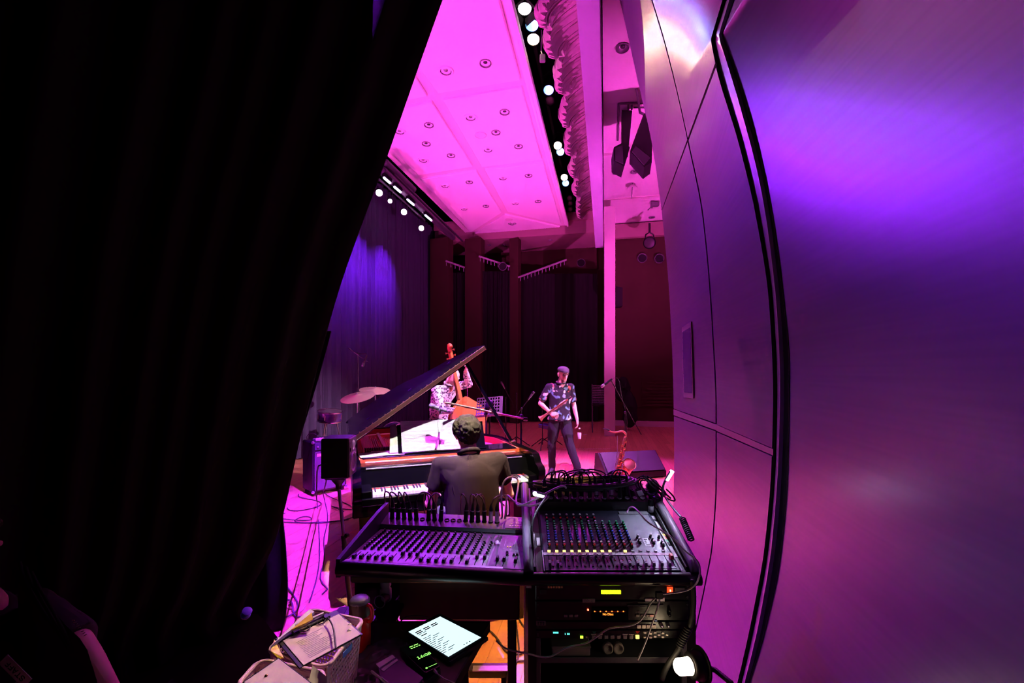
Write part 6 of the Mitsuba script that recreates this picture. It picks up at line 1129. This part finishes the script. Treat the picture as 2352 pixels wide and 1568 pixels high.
# vacuum flask
t = Thing('vacuum_flask', 'red vacuum flask with a dark domed lid standing behind the basket', 'flask', shift(*[P(826, 1480, 1.43)[0], 1.43, .7205]))
t.add('body', lathe([(0, 0), (.034, 0), (.036, .006), (.036, .105), (.034, .112), (0, .112)], 28), 'm_red', True); t.add('collar', lathe([(.0345, .108), (.034, .112), (.034, .155), (0, .155)], 28), 'm_dark_wood', True); t.add('lid', lathe([(.034, .153), (.033, .160), (.026, .168), (0, .171)], 28), 'm_dark_grey', True); t.add('handle', tube(spline([(.03, -.012, .15), (.046, -.02, .145), (.050, -.022, .125), (.046, -.02, .105), (.034, -.012, .095)], 16), .006, 8), 'm_red', True)
# baskets
def basket(label, rim, zr, zb, seed):
    t = Thing('plastic_basket', label, 'basket'); R = np.array([Z(u, v, zr) for u, v in rim]); c = R.mean(0); B = c + (R - c) * .86; B[:, 2] = zb
    for k in range(4):
        a, b, b2, a2 = R[k], R[(k + 1) % 4], B[(k + 1) % 4], B[k]; L, Hh = np.linalg.norm(b - a), zr - zb; face = sbox(.004, 0, L - .004, Hh); nx = int(L / .0125)
        for i in range(nx):
            for j in range(11):
                x, y = (i + .5 + .5 * (j % 2)) * L / nx, .022 + j * .0138
                if x < L - .014 and x > .012: face = face.difference(sbox(x - .0036, y - .0038, x + .0036, y + .0038).buffer(.001, 1))
        m = prism(face, -.0012, .0012); v = m.vertices.copy(); s, q = v[:, 0] / L, v[:, 1] / Hh; n = np.cross(b - a, [0, 0, 1.0]); n /= np.linalg.norm(n)
        m.vertices = (a2 + (b2 - a2) * s[:, None]) * (1 - q[:, None]) + (a + (b - a) * s[:, None]) * q[:, None] + n * v[:, 2:]; t.add('lattice_side', m, 'm_basket')
    t.add('bottom', hull(np.vstack([B, B + [0, 0, .003]])), 'm_basket'); ring = Polygon(R[:, :2]).buffer(-.02).buffer(.022); xy = np.array(ring.exterior.coords)[:-1]
    t.add('rim', tube(np.vstack([np.c_[xy, np.full(len(xy), zr)], [[*xy[0], zr]]]), .0058, 8, False), 'm_basket', True); xy2 = np.array(Polygon(R[:, :2]).buffer(-.02).buffer(.019).exterior.coords); t.add('rim_skirt', shell(np.array([np.c_[xy2, np.full(len(xy2), zr - .016)], np.c_[xy2, np.full(len(xy2), zr)]]), np.array([0, 0, .001])), 'm_basket', True)
    return t
t = basket('pinkish lattice basket holding a clipboard and papers on the low table', ((618, 1494), (714, 1400), (832, 1425), (749, 1534)), .90, .7215, 1)
lt = t.add('name_tag', slab([Z(787, 1499, .895), Z(808, 1476, .895), Z(807, 1490, .88), Z(787, 1511, .88)], (.002, -.002, 0)), 'm_light_blue', label='blue tag on the side')
basket('pinkish lattice basket at the bottom edge, nearest the camera', ((548, 1572), (597, 1516), (743, 1546), (705, 1650)), .90, .7215, 2)
def board(label, q, z, papers, clip):
    t = Thing('clipboard', label, 'clipboard'); R = np.array([Z(u, v, zz) for (u, v), zz in zip(q, z)]); n = np.cross(R[1] - R[0], R[3] - R[0]); n /= np.linalg.norm(n); n *= np.sign(n[2]); M = M4(R[0], R[1] - R[0], R[3] - R[0], n); w, h = np.linalg.norm(R[1] - R[0]), (R[3] - R[0]) @ M[:3, 1]; t.add('board', rbox(0, w, 0, h, -.003, 0, .001), 'm_black_plastic', M=M); return t, M, w, h, n
t, M, w, h, n = board('black clipboard with a printed sheet under a steel clip, lying on the first basket', ((631, 1466), (772, 1400), (812, 1488), (694, 1531)), (.918, .922, .905, .906), True, True)
sy = 1 if M[:3, 1] @ n > -9 else 1
pg = t.add('sheet', rbox(.06 * w, .97 * w, .17 * h, .99 * h, .0005, .0018, .0002), 'm_paper_warm', M=M)
lr = random.Random(4)
for k in range(14):
    y = (.34 + .043 * k) * h; x0 = (.18 if k else .35) * w; x1 = (.18 + lr.uniform(.28, .52)) * w if k else .6 * w
    t.add('text_line', rbox(x0, x1, y, y + .010 * h, .0018, .0021, .00005), 'm_grey_ink', under=pg, M=M)
cl = t.add('clip', cat(rbox(.30 * w, .74 * w, .03 * h, .13 * h, .0, .006, .002), moved(cyl((.29 * w, .05 * h, .010), (.75 * w, .05 * h, .010), .007, n=12), np.eye(4))), 'm_silver', M=M)
for x in (.27, .77): t.add('clip_corner', rbox(x * w - .009, x * w + .009, .05 * h, .19 * h, .002, .010, .002), 'm_black_plastic', under=cl, M=M)
for x0 in (.35, .60): t.add('clip_wire', tube(spline([(x0 * w, .13 * h, .006), ((x0 + .06) * w, .24 * h, .005), ((x0 + .12) * w, .20 * h, .006), ((x0 + .10) * w, .13 * h, .006)], 14), .0013, 6), 'm_charcoal', True, under=cl, M=M)
t.add('corner_label', rbox(.03 * w, .10 * w, .03 * h, .08 * h, .0003, .0012, .0002), 'm_paper', M=M)
thing('pen_strap', 'black strap lying across the clipboard on the first basket', 'strap', tube(spline([Z(752, 1418, .935), Z(762, 1432, .932), Z(768, 1456, .928), Z(772, 1490, .922)], 16), .0022, 6), 'm_rubber', True)
t, M, w, h, n = board('brown backed clipboard leaning on the nearest basket at the bottom edge', ((556, 1566), (640, 1509), (693, 1572), (612, 1655)), (.925, .935, .925, .915), True, True)
t.add('sheet', rbox(.02 * w, .96 * w, .04 * h, .98 * h, .0005, .002, .0003), 'm_paper_warm', M=M); t.add('rivet', moved(lathe([(.004, .002), (.003, .004), (0, .004)], 12), shift(.45 * w, .22 * h, 0)), 'm_brass', True, M=M)
for k, (q, zs, mt, lab) in enumerate(((((622, 1482), (712, 1398), (722, 1404), (640, 1466)), (.925, .945, .94, .925), 'm_paper', 'stack of cream pages behind the clipboard in the first basket'), (((668, 1446), (716, 1406), (719, 1422), (684, 1440)), (.935, .953, .948, .935), 'm_yellow', 'yellow folder sheet behind the clipboard in the first basket'), (((621, 1494), (630, 1468), (652, 1510), (640, 1512)), (.918, .922, .905, .905), 'm_yellow', 'yellow folder edge at the left of the first basket'))):
    thing('paper_stack', lab, 'papers', slab([Z(u, v, z) for (u, v), z in zip(q, zs)], (0, 0, -.008 if mt == 'm_paper' else -.002)), mt)
t = Thing('paper_stack', 'fanned white papers standing at the right of the nearest basket', 'papers')
for k in range(6):
    a = np.array([708 + 5 * k, 1568 + 1.0 * k]); b = np.array([718 + 5 * k, 1527 + 4 * k]); t.add('sheet', slab([Z(a[0], a[1], .91), Z(b[0], b[1], .93), Z(b[0] + 8, b[1] + 8, .928), Z(a[0] + 16, a[1] + 8, .91)], (0.0006, 0.0, -.0006)), 'm_paper')
for k, (u, v) in enumerate(((793, 1427), (803, 1436), (802, 1448))):
    thing('marker_pen', ('violet capped marker tilted in the first basket, highest of three', 'second violet marker in the first basket', 'lowest violet marker in the first basket')[k], 'marker', cyl(Z(u, v, .915), Z(u + 3, v + 10, .86), .006, n=10), 'm_tape', True)
t = Thing('tape_roll', 'small blue and white clip caught on the drape hem', 'clip', along(P(566, 1407, 2.05), (.45, -.25, .85))); t.add('spool', lathe([(0, -.014), (.022, -.014), (.022, -.010), (.012, -.008), (.012, .008), (.022, .010), (.022, .014), (0, .014)], 20), 'm_light_blue', True); t.add('core', lathe([(0, -.022), (.02, -.022), (.02, -.0141), (0, -.0141)], 20), 'm_tape', True)
# the seated helper at the left edge
YP = 1.3
def E(u, v, dy=0.0): return P(u, v, YP + dy)
J = dict(pel=np.array([-1.66, 1.12, .46]), wai=np.array([-1.63, 1.15, .60]), che=np.array([-1.57, 1.20, .80]), nek=np.array([-1.545, 1.24, .96]), head=E(-105, 1262), face=(.93, .15, -.30), headup=(.25, .1, .9),
         shL=E(72, 1402, .08), elL=E(176, 1476), wrL=E(262, 1602), shR=np.array([-1.52, 1.04, .90]), elR=np.array([-1.38, .92, .66]), wrR=np.array([-1.18, 1.05, .60]),
         hipL=np.array([-1.66, 1.22, .46]), knL=np.array([-1.25, 1.3, .46]), anL=np.array([-1.22, 1.3, .09]), toeL=np.array([-1.05, 1.3, .05]), hipR=np.array([-1.66, 1.02, .46]), knR=np.array([-1.25, .98, .46]), anR=np.array([-1.22, .98, .09]), toeR=np.array([-1.05, .98, .05]))
t, L, HA, A = human(J, 'helper in a dark jacket seated at the left edge, one forearm bare', 'm_skin', 1.0, top='m_jacket', sleeve=0.98, skirt=.02,
    hands=dict(L=dict(d=(.3, 0, -.9), n=np.array([.9, 0, .3]), side=1, curl=.4), R=dict(d=(.9, .1, -.3), n=np.array([.2, 0, .9]), side=-1, curl=.4)))
hair_cap(t, L, HA, 'm_hair', front=0.03, r=0.093, seed=8)
fl = soft(m3.Manifold.hull_points(np.array([E(40, 1330, -.10), E(120, 1400, -.10), E(196, 1478, -.10), E(210, 1520, -.10), E(228, 1575, -.10), E(232, 1640, -.10), E(60, 1660, -.02), E(40, 1400, .0), E(150, 1500, -.04), E(200, 1600, -.05)]).astype(float)), .02, 3)
t.add('jacket_front', fl, 'm_jacket', True)
for k in range(3): t.add('jacket_cord', tube(spline([E(45 + 14 * k, 1290 + 12 * k, -.08), E(90 + 12 * k, 1390, -.11), E(150 + 6 * k, 1480, -.10), E(190, 1568, -.08)], 20), .004, 6), 'm_soot', True)
t.add('sleeve_fringe', cat(*[cyl(E(166 + 3.5 * k, 1424 + 4.4 * k, -.052), E(171 + 3.5 * k, 1424 + 4.0 * k, -.058), .0012, n=5) for k in range(9)]), 'm_tan_wood', kind='stuff')
q = [E(17, 1503, -.16), E(73, 1559, -.16), E(53, 1580, -.16), E(-3, 1541, -.16)]; BMx = M4(q[1], q[0] - q[1], q[2] - q[1]); bw, bh = np.linalg.norm(q[0] - q[1]), np.linalg.norm(q[2] - q[1])
tb = Thing('name_badge', 'pale badge lettered STAFF hanging upside down at the lower left corner', 'badge', BMx); n_ = BMx[:3, 2]; fl = 1.0 if n_[1] < 0 else -1.0
tb.add('card', slab([(0, 0, 0), (bw, 0, 0), (bw, bh, 0), (0, bh, 0)], (0, 0, -.0016 * fl)) , 'm_paper')
tb.add('lettering', moved(meshkit.text_mesh('STAFF', bh * .45, .0006, True), shift(bw * .14, bh * .28, .0 if fl > 0 else -.001)), 'm_ink')
